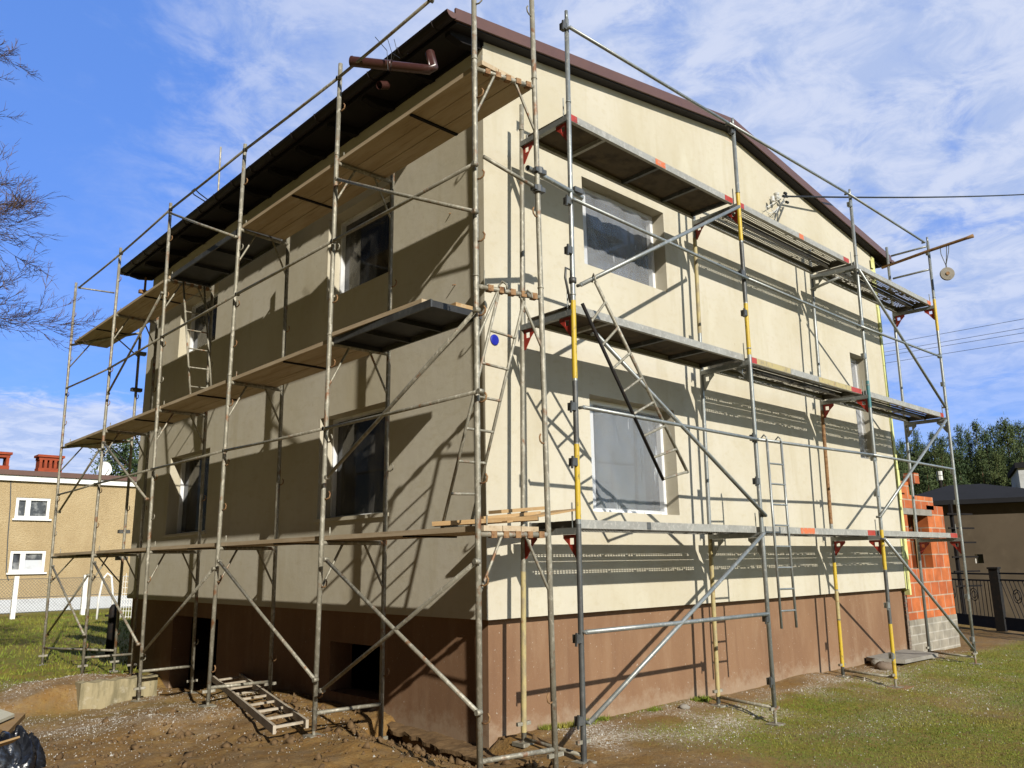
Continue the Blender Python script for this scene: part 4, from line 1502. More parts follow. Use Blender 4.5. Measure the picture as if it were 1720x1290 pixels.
def deck_perf(L_=2.98, clog=0.1, seed=0):
    wear = random.Random(seed)
    t, W_ = deck_shell(L_, 'perforated_deck', 'x')
    mb = MB()
    # two planks, each with a band of slots; solid elsewhere
    mb.box((0.01, .285, -.066), (L_ - .01, .315, -.004))
    for b0 in (.02, .315):
        w = .265
        strip = (b0 + .066, b0 + .066 + .135)
        for y0, y1 in ((b0, strip[0]), (strip[1], b0 + w)):
            mb.quad((0.01, y0, 0), (L_ - .01, y0, 0), (L_ - .01, y1, 0), (0.01, y1, 0))
        mb.quad((0.01, strip[0], 0), (.12, strip[0], 0), (.12, strip[1], 0), (0.01, strip[1], 0))
        mb.quad((L_ - .12, strip[0], 0), (L_ - .01, strip[0], 0), (L_ - .01, strip[1], 0), (L_ - .12, strip[1], 0))
        rows, cols = 4, 62
        pr_ = (strip[1] - strip[0]) / rows
        pc_ = (L_ - .24) / cols
        for r in range(rows):
            ya = strip[0] + r * pr_
            mb.quad((.12, ya, 0), (L_ - .12, ya, 0), (L_ - .12, ya + pr_ * .40, 0), (.12, ya + pr_ * .40, 0))
            off = r * .22 * pc_
            for c in range(cols):
                if wear.random() < clog * (1 + math.sin(c * .23 + r + 9 * clog)):      # slot choked with mortar
                    mb.quad((.12 + c * pc_, ya + pr_ * .40, 0), (.12 + (c + 1) * pc_, ya + pr_ * .40, 0), (.12 + (c + 1) * pc_, ya + pr_, 0), (.12 + c * pc_, ya + pr_, 0))
                    continue
                xa = .12 + c * pc_ + off
                xb = min(xa + pc_ * .42, L_ - .12)
                mb.quad((xa, ya + pr_ * .40, 0), (xb, ya + pr_ * .40, 0), (xb, ya + pr_, 0), (xa, ya + pr_, 0))
    mb.box((0.004, .021, -.06), (.035, W_ - .021, -.002))
    mb.box((L_ - .035, .021, -.06), (L_ - .004, W_ - .021, -.002))
    meshobj('perforated_plank', mb, M_perf, t)
    return t


def deck_ply(L_=2.98):
    t, W_ = deck_shell(L_, 'plywood_deck', 'x')
    mb = MB().box((0.01, .021, -.012), (L_ - .01, W_ - .021, .003))
    meshobj('panel', mb, M_ply, t)
    for x in (.05, .62, 1.55, 2.3, L_ - .05):
        meshobj('cross_rib', MB().box((x - .02, .021, -.055), (x + .02, W_ - .021, -.0125)), M_rail_alu if x < 1 else M_steel_dark, t)
    return t


def marks(t, lst, L_=2.98):
    for (x0, x1, m) in lst:
        meshobj('paint_mark', MB().box((WL[t.name].x * 0 + x0, -.0022, -.066), (x1, -.0002, .004)), m, t)


def place_deck(t, i, k, label):
    z = ZR + 2 * k
    A, B = RO[i].z(z), RO[i + 1].z(z)
    ang = math.atan2(B.y - A.y, B.x - A.x)
    mid = (A + B) / 2
    dirx = Vector((math.cos(ang), math.sin(ang), 0))
    o_ = mid - dirx * 1.49 + Vector((0, .05, 0))
    t.location = (o_.x, o_.y, z - .005)
    t.rotation_euler = (0, 0, ang)
    t['label'] = label


E_ = .0
pf = deck_perf()
pm_ = [(0.0, .16, M_red), (1.40, 1.58, M_orange), (2.82, 2.98, M_red)]
WHERE = ['by the gable windows', 'in the middle', 'at its far end']
specs = []
for k in range(3):
    for i in range(3):
        kind = 'ply' if (i == 0 and k > 0) else 'perf'
        specs.append((kind, i, k))
py_ = deck_ply()
first = {'perf': pf, 'ply': py_}
used = {'perf': False, 'ply': False}
paint = {(0, 2): [(0, .14, M_red), (1.42, 1.60, M_orange), (2.80, 2.97, M_red)], (1, 2): [(0, .08, M_red), (1.48, 1.6, M_orange), (2.8, 2.97, M_red)],
         (2, 2): [(2.82, 2.97, M_orange)], (1, 1): [(0, .14, M_red), (.141, .95, M_yellow_pale), (1.7, 2.65, M_yellow_pale), (2.651, 2.97, M_red)],
         (2, 1): [(2.84, 2.97, M_red)], (1, 0): [(.9, 1.25, M_orange), (2.74, 2.97, M_red)], (2, 0): [(2.68, 2.97, M_red)], (0, 0): [(1.0, 1.06, M_steel_dark)]}
decks = []
copies = []
for kind, i, k in specs:
    if kind == 'perf' and used[kind]:
        t = deck_perf(clog=(.06, .30, .45, .16, .38, .26, .5)[(i + 3 * k) % 7], seed=10 * i + k)
    elif used[kind]:
        t = copy_tree(first[kind])
        WL[t.name] = Vector((0, 0, 0))
    else:
        t = first[kind]
        used[kind] = True
    copies.append((t, kind, i, k))
for t, kind, i, k in copies:
    WL[t.name] = Vector((0, 0, 0))
    for (x0, x1, m) in paint.get((i, k), []):
        meshobj('paint_mark', MB().box((x0, -.0022, -.066), (x1, -.0002, .0035)), m, t)
    what = 'perforated steel deck' if kind == 'perf' else 'plywood floored deck'
    place_deck(t, i, k, f'{what}, {LV[k]} lift of sunlit scaffold {WHERE[i]}')

# ------------------------------------------------------------------ decks: shaded side
BAYS = ['next to the house corner', 'second from the house corner', 'third from the house corner', 'fourth from the house corner', 'at the far end']


def deck_boards(L_=2.36):
    t = thing('board_deck', (0, 0, 0), 'x', 'scaffold deck', 'decks of the shaded scaffold')
    for k in range(3):
        w = .192
        x0 = k * .200
        z0 = random.uniform(0, .004)
        mb = MB().box((x0, 0, z0), (x0 + w, L_, z0 + .042))
        meshobj('board', mb, M_board, t)
    for yv in (L_ * .45,):
        meshobj('cleat', MB().box((.01, yv - .018, -.014), (.585, yv + .018, -.0005)), M_soffit, t)
    return t


def deck_plate(L_=2.34):
    t = thing('plate_deck', (0, 0, 0), 'x', 'scaffold deck', 'decks of the shaded scaffold')
    meshobj('panel', MB().box((.02, .01, .02), (.575, L_ - .01, .036)), M_plate, t)
    for x0 in (0, .576):
        meshobj('side_rim', MB().box((x0, 0, -.03), (x0 + .019, L_, .04)), M_steel_dark, t)
    for yv in (.02, L_ * .36, L_ * .68, L_ - .02):
        meshobj('cross_rib', MB().box((.02, yv - .02, -.026), (.575, yv + .02, .0195)), M_plate, t)
    return t


bd, pd = deck_boards(), deck_plate()
copies = []
fb_, fp_ = True, True
for k in range(3):
    for i in range(5):
        plate = (i, k) in ((0, 1), (2, 2))
        if plate:
            t = pd if fp_ else copy_tree(pd)
            fp_ = False
        else:
            t = bd if fb_ else copy_tree(bd)
            fb_ = False
        copies.append((t, plate, i, k))
for t, plate, i, k in copies:
    z = ZL + 2 * k - .004
    A, B = LO[i].z(z), LO[i + 1].z(z)
    if i == 0: A = Vector((XO, -1.09, z))
    ang = math.atan2(-(B.x - A.x), B.y - A.y)
    mid = (A + B) / 2
    o_ = mid - Vector((0, 1.18, 0)) + Vector((.035, 0, 0))
    if (i, k) == (0, 1):
        o_.y += .70
    t.location = (o_.x, o_.y, z)
    t.rotation_euler = (0, 0, ang)
    t.scale = (1, 1.0, 1)
    if (i, k) == (0, 1):
        t.scale = (1, .70, 1)
    t['label'] = (f'black plate deck on the {LV[k]} lift of the shaded scaffold {BAYS[i]}' if plate
                  else f'wooden board deck on the {LV[k]} lift of the shaded scaffold {BAYS[i]}')

# loose boards
def board(name, a, b, w, h, m, label, up=(0, 0, 1)):
    return tag(meshobj(name, MB().beam(a, b, w, h, up), m), label, 'board', 'loose boards')


board('loose_board', (-.93, -.40, 2.243), (-.35, -1.05, 2.275), .16, .035, M_board_new, 'pale loose board lying by the foot of the steel ladder at the house corner')
board('loose_board', (-.62, -.62, 2.288), (-.03, -.70, 2.345), .14, .028, M_board_new, 'short loose board lying between two others at the house corner')
board('loose_board', (-.30, -.46, 2.36), (.30, -.42, 2.415), .16, .03, M_board_new, 'highest loose board propped beside the near yellow banded pole')
board('plywood_sheet', (-.60, -.78, 2.245), (.26, -.80, 2.375), .34, .016, M_board_new, 'thin pale plywood strip bridging the two scaffolds at the corner')
b0 = copies[5][0]
o_ = Vector(b0.location)
board('loose_board', (o_.x + .10, o_.y + .15, o_.z + .063), (o_.x + .06, o_.y + 1.62, o_.z + .063), .18, .04, M_board, 'old board lying along the outer edge of the black plate deck')
board('loose_board', (o_.x + .40, o_.y + .02, o_.z + .061), (o_.x + .40, o_.y + 1.60, o_.z + .061), .20, .036, M_board_new, 'lighter board lying on the wall side of the black plate deck')

# ------------------------------------------------------------------ ladders
def ladder(bl, br_, tl, tr, n, label, r=.014, m=M_steel_old, rung_r=.011, hooks=None, ends=(.06, .04), flat=False, m2=None):
    """stiles bl-tl and br-tr with n rungs"""
    t = thing('ladder', (Vector(bl) + Vector(br_)) / 2, label, 'ladder')
    bl, br_, tl, tr = map(Vector, (bl, br_, tl, tr))
    nrm = (br_ - bl).cross(tl - bl).normalized()
    for k, (a, b) in enumerate(((bl, tl), (br_, tr))):
        mb = MB()
        if flat:
            mb.beam(a, b, .028, .075, nrm)
        else:
            mb.tube([a, b], r, 8)
        meshobj('stile', mb, (m2 if (m2 and k == 0) else m), t, smooth=not flat)
    for k in range(n):
        f = ends[0] + (1 - ends[0] - ends[1]) * k / (n - 1)
        a, b = bl.lerp(tl, f), br_.lerp(tr, f)
        mb = MB()
        if flat: mb.beam(a, b, .035, .022, nrm)
        else: mb.tube([a, a.lerp(b, .1), a.lerp(b, .9), b], [rung_r * 1.4, rung_r, rung_r, rung_r * 1.4], 7)
        meshobj('rung', mb, m, t, smooth=not flat)
    if hooks:
        for (p, d) in hooks:
            p = Vector(p); d = Vector(d)
            mb = MB().tube([p, p + Vector((0, 0, .05)), p + d * .04 + Vector((0, 0, .085)), p + d * .085 + Vector((0, 0, .05)), p + d * .09 + Vector((0, 0, .01))], .009, 7)
            meshobj('hook', mb, m, t, smooth=True)
    return t


# hanging askew from the brace
a1, a2, a3, a4 = at_y(-1.0, 1114, 806), at_y(-1.0, 1155, 794), at_y(-1.09, 978, 510), at_y(-1.09, 1000, 473)
ladder(a1, a2, a3, a4, 8, 'narrow steel ladder hanging askew from the brace in front of the gable windows', .017, M_steel_old, .013,
       hooks=[(a4, (.2, .6, 0))], ends=(.005, .10), m2=M_iron)
a1, a2, a3, a4 = at_y(-1.06, 1313, 1056), at_y(-1.06, 1338, 1054), at_y(-1.06, 1288, 742), at_y(-1.06, 1312, 745)
ladder(a1, a2, a3, a4, 8, 'galvanised ladder hanging upright from the lower guard rail in front of the brown plinth', .015, M_steel_new, .011,
       hooks=[(a3, (0, .8, 0)), (a4, (0, .8, 0))], ends=(.09, .12))
a1, a2, a3, a4 = at_y(5.45, 320, 664), at_y(5.45, 355, 652), at_y(5.95, 308, 474), at_y(5.95, 343, 482)
z_ = ZL + 2.04
ladder(a1 + (a1 - a3) * ((a1.z - z_) / max(.01, a3.z - a1.z)), a2 + (a2 - a4) * ((a2.z - z_) / max(.01, a4.z - a2.z)), a3, a4, 6,
       'whitish steel ladder leaning before the far upper window on the middle lift', .015, M_steel_old, .011, ends=(.12, .10))
a1, a2 = at_z(2.23, 740, 893), at_z(2.23, 787, 893)
a1, a2 = at_y(-.42, 741, 892), at_y(-.42, 789, 889)
a3, a4 = at_y(-1.10, 838, 490), at_y(-1.16, 880, 505)
ladder(a1, a2, a3, a4, 7, 'slim steel ladder leaning between lowest and middle lift at the house corner', .0135, M_steel_old, .012,
       hooks=[(a3, (.3, -.8, 0)), (a4, (.3, -.8, 0))], ends=(.02, .16))
a1, a2, a3, a4 = at_z(.47, 461, 1226), at_z(.47, 516, 1216), at_z(.46, 358, 1140), at_z(.46, 401, 1134)
ladder(a1, a2, a3, a4, 9, 'wooden ladder lying on the muddy ground below the shaded scaffold', m=M_ladder, flat=True, ends=(.03, .05))

# ------------------------------------------------------------------ bits on the ground
mb = MB()
cwy = CW_Y
mb.box((CW_X0, cwy, -.2), (CW_X1 + .02, cwy + .24, CW_T))
mb2 = MB()
nxx = 14
for k in range(nxx):                 # slightly uneven face and top
    x0, x1 = CW_X0 + (CW_X1 - CW_X0) * k / nxx, CW_X0 + (CW_X1 - CW_X0) * (k + 1) / nxx
    za, zb_ = CW_T + .012 * math.sin(k * 1.9), CW_T + .012 * math.sin((k + 1) * 1.9)
    fa, fb2 = .0015 * math.sin(k * 2.3), .0015 * math.sin((k + 1) * 2.3)
    mb2.quad((x0, cwy + fa, -.2), (x1, cwy + fb2, -.2), (x1, cwy + fb2, zb_), (x0, cwy + fa, za))
    mb2.quad((x0, cwy + fa, za), (x1, cwy + fb2, zb_), (x1, cwy + .24, zb_), (x0, cwy + .24, za))
mb2.quad((CW_X0, cwy, -.2), (CW_X0, cwy + .24, -.2), (CW_X0, cwy + .24, CW_T), (CW_X0, cwy, CW_T))
fe = .0015 * math.sin(nxx * 2.3)
ze_ = CW_T + .012 * math.sin(nxx * 1.9)
mb2.quad((CW_X1, cwy + fe, -.2), (CW_X1, cwy + .24, -.2), (CW_X1, cwy + .24, ze_), (CW_X1, cwy + fe, ze_))
tag(meshobj('concrete_wall', mb2, M_concrete), 'low stained concrete retaining wall beside the cellar entrance', 'wall')

mb = MB()
sl = [at_z(.40, 1458, 1106), at_z(.40, 1505, 1098), at_z(.40, 1543, 1103), at_z(.40, 1508, 1117)]
a = Vector((7.75, -.30, .37))
mb.prism([(7.75, -.10, .36), (7.95, -.46, .35), (9.15, -.50, .35), (9.25, .06, .37), (7.8, .06, .37)], (0, 0, .055))
tag(meshobj('paving_slab', mb, M_slab), 'flat grey concrete slab against the foot of the far plinth', 'slab')


def rock(name, c, s, m, label, cat, seed=1, flat=.6):
    r = np.random.default_rng(seed)
    mb = MB()
    nu, nv = 12, 7
    for j in range(nv + 1):
        th = math.pi * j / nv
        for i in range(nu):
            ph = 2 * math.pi * i / nu
            k = 1 + .35 * (r.random() - .5)
            mb.v.append((c[0] + s * k * math.sin(th) * math.cos(ph), c[1] + s * k * math.sin(th) * math.sin(ph), c[2] + s * flat * k * math.cos(th)))
    for j in range(nv):
        for i in range(nu):
            mb.f.append((j * nu + i, j * nu + (i + 1) % nu, (j + 1) * nu + (i + 1) % nu, (j + 1) * nu + i)); mb.m.append(0)
    return tag(meshobj(name, mb, m, smooth=True), label, cat)


q = at_z(.36, 1462, 1124)
rock('stone', (7.52, -.33, gh(7.52, -.33) + .03), .13, M_stone, 'rounded brown stone in front of the concrete slab', 'stone', 3)
rock('stone', (7.72, -.14, gh(7.72, -.14) + .05), .09, M_slab, 'small grey stone leaning on the edge of the concrete slab', 'stone', 5)
q = at_z(gh(3.0, -.25), 1168, 1187)
rock('stone', (2.72, -.18, gh(2.72, -.18) + .01), .06, M_slab, 'pale pebble at the foot of the plinth between two poles', 'stone', 8)
b = RO[2].z(.23)
zt_ = gh(b.x, b.y)
tag(meshobj('timber_pad', MB().prism([(b.x - .20, b.y - .16, zt_ - .035), (b.x + .25, b.y - .14, zt_ - .035), (b.x + .20, b.y + .12, zt_ - .035), (b.x - .18, b.y + .1, zt_ - .035)], (0, 0, .042)), M_rust),
    'flat rusty orange board under the third yellow banded pole', 'board')
b = LI[0].z(.37)
zt_ = gh(b.x, b.y)
tag(meshobj('timber_pad', MB().box((b.x - .12, b.y - .09, zt_ - .04), (b.x + .12, b.y + .09, zt_ + .008)), M_board_new), 'small pale board under the near corner scaffold pole', 'board')

# black plastic heap in the near left corner
bc = at_z(.30, 28, 1292)
mb = MB()
nu, nv = 90, 40
for j in range(nv + 1):
    th = math.pi * .5 * j / nv
    for i in range(nu):
        ph = 2 * math.pi * i / nu
        xx, yy = math.sin(th) * math.cos(ph), math.sin(th) * math.sin(ph)
        n1_ = float(vnoise(np.array([xx]), np.array([yy + th]), .33, 91)[0])
        cre = abs(math.sin(ph * 3.5 + 4 * n1_ + 1.3 * th)) ** .5
        cre2 = abs(math.sin(ph * 8 - 6 * n1_ + 3 * th)) ** .6
        fold = .80 + .20 * cre + .07 * cre2 + .35 * n1_
        hz_ = max(0.0, math.cos(th)) ** .55
        mb.v.append((bc.x - .11 + .33 * xx * fold, bc.y + .14 + .33 * yy * fold, .22 + .37 * hz_ * (.78 + .22 * abs(math.sin(xx * 9 + 5 * n1_)) + .5 * n1_)))
for j in range(nv):
    for i in range(nu):
        mb.f.append((j * nu + i, j * nu + (i + 1) % nu, (j + 1) * nu + (i + 1) % nu, (j + 1) * nu + i)); mb.m.append(0)
tag(meshobj('plastic_sack', mb, M_bagplastic, smooth=True), 'crumpled black plastic sack lying in the near corner of the yard', 'sack')
q0, q1 = at_d(-25, 1258, 6.35), at_d(27, 1242, 6.45)
tag(meshobj('cardboard_strip', MB().beam(q0, q1, .09, .012, (.5, .5, .7)), M_cardboard), 'tan strip of cardboard on top of the black plastic sack', 'cardboard')
q0, q1 = at_z(.42, -30, 1190), at_z(.42, 14, 1208)
tag(meshobj('pale_panel', MB().prism([at_z(.40, -60, 1180), at_z(.40, -10, 1192), at_z(.40, 24, 1204), at_z(.40, -40, 1232)], (0, 0, .03)), M_palebrd), 'pale cream board behind the black plastic sack', 'board')
tag(meshobj('brown_panel', MB().prism([at_z(.33, -20, 1222), at_z(.33, 24, 1206), at_z(.33, 42, 1206), at_z(.33, 10, 1240)], (0, 0, .05)), M_cardboard), 'brown board wedged between cream board and black sack', 'board')

# ------------------------------------------------------------------ unfinished block annex
ann = thing('block_annex', (10.6, .3, .2), 'unfinished annex wall of orange hollow blocks on grey concrete blocks beyond the house', 'annex')
AY, AX0, AX1 = .13, HW - .02, 11.93
W0, W1, WB, WT = 10.18, 11.12, 1.71, 2.665
zg = .85
mb = MB()
mb.box((AX0, AY, -.1), (AX1 + .02, AY + .3, zg))
meshobj('block_footing', mb, M_greyblock, ann)
mb = MB()
for (x0, x1, z0, z1) in ((AX0, W0, zg, WT + .10), (W1, AX1, zg, WT + .20), (W0, W1, zg, WB), (AX0, W0, WT + .10, 3.05)):
    mb.box((x0, AY + .004, z0 + .001), (x1, AY + .29, z1))
mb.box((W0, AY + .004, WT + .12), (W1 + .36, AY + .29, WT + .36))
mb.box((AX0, AY + .004, WT + .36), (W0 + .22, AY + .29, WT + .60))
meshobj('block_wall', mb, M_block, ann)
meshobj('lintel', MB().box((W0 - .2, AY - .01, WT + .005), (W1 + .2, AY + .295, WT + .115)), M_slab, ann)
mb = MB()                            # side wall going back, seen through the opening
mb.box((W1 + .005, AY + .30, zg), (AX1 - .002, AY + .62, WT + .2))
mb.box((AX1 - .3, AY + .62, zg), (AX1 - .004, 5.0, 2.5))
mb.box((AX0, 2.9, .2), (AX1 - .31, 3.15, 2.6))
mb.box((AX0, AY + .31, 2.69), (AX1 - .31, 2.89, 2.715))  # unseen lid added to keep the room behind the opening dark
meshobj('side_wall_and_lid', mb, M_block, ann)
mb = MB()
mb.box((AX0 + .02, AY + .5, 2.72), (AX0 + .95, AY + 1.3, 3.3))
meshobj('block_stack', mb, M_block, ann)
meshobj('roof_tile', MB().prism([(AX0 + .1, AY + .05, 3.29), (AX0 + .75, AY + .05, 3.20), (AX0 + .75, AY + .5, 3.26), (AX0 + .1, AY + .5, 3.35)], (0, 0, .03)), M_chimney, ann)
q = (10.95, AY + .05)
mb = MB().box((q[0] - .11, q[1], WT + .605), (q[0] + .11, q[1] + .2, WT + .80))
tag(meshobj('hollow_block', mb, M_block), 'single orange hollow block lying on top of the annex wall', 'block')
mb = MB().tube([(10.75, AY + .12, WB), (10.78, AY + .12, WT + .004)], .035, 8)
tag(meshobj('prop', mb, M_board_new), 'pale timber prop standing in the annex window opening', 'prop')

# ------------------------------------------------------------------ neighbour on the left
A = at_d(-260, 1032, 37.2); A.z = 0
A = at_d(0, 1030, 38.3)
B = at_d(222, 1022, 39.6)
A.z = B.z = 0
ex = (B - A).normalized()
A = B - ex * 16.0
ey = Vector((-ex.y, ex.x, 0))        # away from the camera
if ey.dot(B - CAM) < 0: ey = -ey
LB = 16.0
ez = Vector((0, 0, 1))
nb = thing('apartment_house', (A + B) / 2 + Vector((0, 0, .3)), 'ochre stucco two storey block with brown eaves and red chimneys beyond the lawn', 'house')


def nbx(px, py):
    """pixel onto the neighbour's facade: distance along it and height"""
    d = ray(px, py)
    nrm = ey
    t = (A - CAM).dot(nrm) / d.dot(nrm)
    q = CAM + d * t
    return (q - A).dot(ex), q.z


NW = [(nbx(28, 835), nbx(82, 872)), (nbx(18, 925), nbx(74, 961))]
holes = [(a[0], b[0], b[1], a[1]) for a, b in NW]
ztop = nbx(110, 812)[1]
zpl = nbx(100, 1004)[1]
mb = MB()
wall_rects(mb, lambda u, v: A + ex * u + ez * v, 0, 0, holes, ey * .12, 0, LB, zpl, ztop)
mb.quad(B + ez * zpl, B + ey * 9 + ez * zpl, B + ey * 9 + ez * ztop, B + ez * ztop)
mb.quad(A + ez * zpl, A + ey * 9 + ez * zpl, A + ey * 9 + ez * ztop, A + ez * ztop)
meshobj('wall', mb, M_stucco, nb)
mb = MB().frame8(A, ex, ey, ez, (-.05, -.05, -.1), (LB + .05, 9, zpl))
meshobj('plinth', mb, M_whitewall, nb)
mb = MB().frame8(A, ex, ey, ez, (-.1, -.14, ztop), (LB + .1, 9, ztop + .22))
meshobj('cornice', mb, M_white, nb)
mb = MB().frame8(A, ex, ey, ez, (-.3, -.22, ztop + .221), (LB + .3, 9.2, ztop + .42))
rf = meshobj('roof', mb, M_rooftin, nb)
for (x0, x1) in ((2, 26), (76, 117)):
    u0, _ = nbx(x0, 795)
    u1, _ = nbx(x1, 795)
    z0, z1 = ztop + .421, ztop + 1.28
    if x0 == 2: u0 -= .8
    mb = MB()
    D0 = 1.2
    w = u1 - u0
    mb.frame8(A, ex, ey, ez, (u0, D0, z0), (u1, D0 + .6, z0 + .30))
    mb.frame8(A, ex, ey, ez, (u0, D0, z1 - .22), (u1, D0 + .6, z1 - .1))
    mb.frame8(A, ex, ey, ez, (u0 - .06, D0 - .06, z1 - .1), (u1 + .06, D0 + .66, z1))
    nh = 4 if x0 > 10 else 3
    for k in range(nh + 1):
        c = u0 + .08 + (w - .16) * k / nh
        mb.frame8(A, ex, ey, ez, (c - .055, D0 + .002, z0 + .30), (c + .055, D0 + .598, z1 - .22))
    meshobj('chimney', mb, M_chimney, rf)
for k, h in enumerate(holes):
    u0, u1, v0, v1 = h
    mb = MB().quad(*[A + ex * u + ez * v + ey * .11 for u, v in ((u0, v0), (u1, v0), (u1, v1), (u0, v1))])
    mm = mat('neighbour_glass_%d' % k, (0.10, 0.11, 0.12), 0.12, 0, 0.5, [((0.42, 0.43, 0.42), 2.4, .47, .60, 5, U3, .8), ((0.03, 0.03, 0.035), 1.2, .5, .6, 3, U3, .7)])
    w = meshobj('window', mb, mm, nb)
    mb = MB()
    fw = .11
    mu = u0 + (u1 - u0) * .36
    for a, b, c, d in ((u0, u0 + fw, v0, v1), (u1 - fw, u1, v0, v1), (u0 + fw, u1 - fw, v0, v0 + fw), (u0 + fw, u1 - fw, v1 - fw, v1), (mu - .09, mu + .09, v0 + fw, v1 - fw)):
        mb.frame8(A, ex, ey, ez, (a, .03, c), (b, .105, d))
    meshobj('frame', mb, M_white, w)
    meshobj('sill', MB().frame8(A, ex, ey, ez, (u0 - .08, -.10, v0 - .07), (u1 + .08, .1, v0 - .005)), M_white, w)
    if k == 1:
        meshobj('lace_curtain', MB().frame8(A, ex, ey, ez, (mu + .09, .1065, v0 + .11), (u1 - .11, .109, v0 + .48)), M_whitewall, w)
mb = MB()
pts = [(18, 806), (17, 850), (13, 900), (10, 962), (14, 975)]
mb.tube([A + ex * nbx(*q)[0] + ez * nbx(*q)[1] - ey * .02 for q in pts], .02, 5)
meshobj('cable', mb, M_wire, nb)
q = at_d(175, 788, 41)
dish = thing('satellite_dish', q - Vector((0, 0, .6)), 'small white satellite dish on the roof of the ochre block', 'satellite dish')
mb = MB()
fx = (CR * .75 - CF * .65 + Vector((0, 0, .25))).normalized()
sxv = fx.cross(Vector((0, 0, 1))).normalized()
syv = sxv.cross(fx)
ringn = 20
rings = [(0, 0), (.11, .015), (.22, .045), (.30, .085)]
vs = []
for r_, d_ in rings:
    for k in range(ringn):
        an = 2 * math.pi * k / ringn
        vs.append(q + sxv * r_ * math.cos(an) + syv * r_ * 1.1 * math.sin(an) + fx * d_)
fs = []
for j in range(3):
    for k in range(ringn):
        fs.append((j * ringn + k, j * ringn + (k + 1) % ringn, (j + 1) * ringn + (k + 1) % ringn, (j + 1) * ringn + k))
mb.add(vs, fs)
meshobj('reflector', mb, M_white, dish, smooth=True)
mb = MB().tube([q - fx * .02, q - fx * .1 - Vector((0, 0, .4)), q - fx * .1 - Vector((0, 0, 1.4))], .03, 6)
mb.tube([q - Vector((0, 0, .4)), q + fx * .5 - Vector((0, 0, .1))], .018, 5)
meshobj('mount', mb, M_iron, dish)

# wire fence with white posts along the lawn
fa, fb3 = at_z(.30, 20, 1040), at_z(.30, 138, 1033)
fd = (fb3 - fa).normalized()
fn_t = thing('wire_fence', fa, 'chain link fence with white posts along the back of the lawn', 'fence')
stp = (fb3 - fa).length
H_ = 1.42
for k in range(-3, 5):
    c = fa + fd * stp * k
    if k == 3: continue
    meshobj('post', MB().box((c.x - .07, c.y - .07, .1), (c.x + .07, c.y + .07, .3 + H_)), M_white, fn_t)
s0, s1 = fa - fd * stp * 3, fa + fd * stp * 3.6
mb = MB()
for zz in (.5, 1.0, 1.62):
    mb.tube([Vector((s0.x, s0.y, zz)), Vector((s1.x, s1.y, zz))], .009, 4)
Ln = (s1 - s0).length
k = 0
while k * .11 < Ln + 1.2:
    for sg in (1, -1):
        u0 = k * .11
        u1 = u0 - 1.15 if sg == 1 else u0 + 1.15
        a, b = (u0, .45), (u1, 1.60)
        a = (max(0, min(Ln, a[0])), a[1]) if 0 <= a[0] <= Ln else None
        if a and -0.01 <= b[0] <= Ln + .01:
            p0, p1 = s0 + fd * a[0], s0 + fd * b[0]
            mb.tube([Vector((p0.x, p0.y, .45)), Vector((p1.x, p1.y, 1.60))], .0045, 3, cap=False)
    k += 1
meshobj('wire_mesh', mb, M_wire, fn_t)

# things in the yard beyond the far end of the scaffold
c = at_z(.28, 184, 1096)
bp_ = MB()
zt_ = c.z + 1.02
prof = [(.085, 0), (.085, .85), (.075, .95), (.045, 1.0), (0.01, 1.02)]
bp_.tube([Vector((c.x + .01 * math.sin(z * 3), c.y, .2 + z)) for r, z in prof], [r for r, z in prof], 12)
gp = thing('gate_post', (c.x, c.y, .28), 'thick black rounded gate post at the edge of the lawn', 'post')
meshobj('shaft', bp_, M_iron, gp, smooth=True)
mb = MB().box((c.x - .14, c.y - .03, c.z + .70), (c.x + .12, c.y + .03, c.z + .74))
meshobj('latch', mb, M_iron, gp)
q0 = at_d(161, 1050, 20)
mb = MB()
pts = [(161, 1050), (166, 1005), (173, 972), (181, 963), (187, 968), (189, 990), (190, 1045)]
mb.tube([at_d(px, py, 31) for px, py in pts], .035, 7)
tag(meshobj('garden_arch', mb, M_white, smooth=True), 'white bent tube arch standing on the lawn behind the black post', 'garden arch')
mb = MB()
g0, g1 = at_d(201, 1046, 31), at_d(219, 1046, 31)
up_ = at_d(201, 962, 31).z - g0.z
for k in range(5):
    p = g0.lerp(g1, k / 4)
    mb.tube([p, p + Vector((0, 0, up_ * (.93 + .07 * math.sin(k))))], .009, 5)
for k in range(9):
    z = up_ * k / 8.6
    mb.tube([g0 + Vector((0, 0, z)), g1 + Vector((0, 0, z))], .008, 5)
tag(meshobj('wire_trellis', mb, M_white), 'white wire trellis standing on the lawn behind the far scaffold pole', 'trellis')

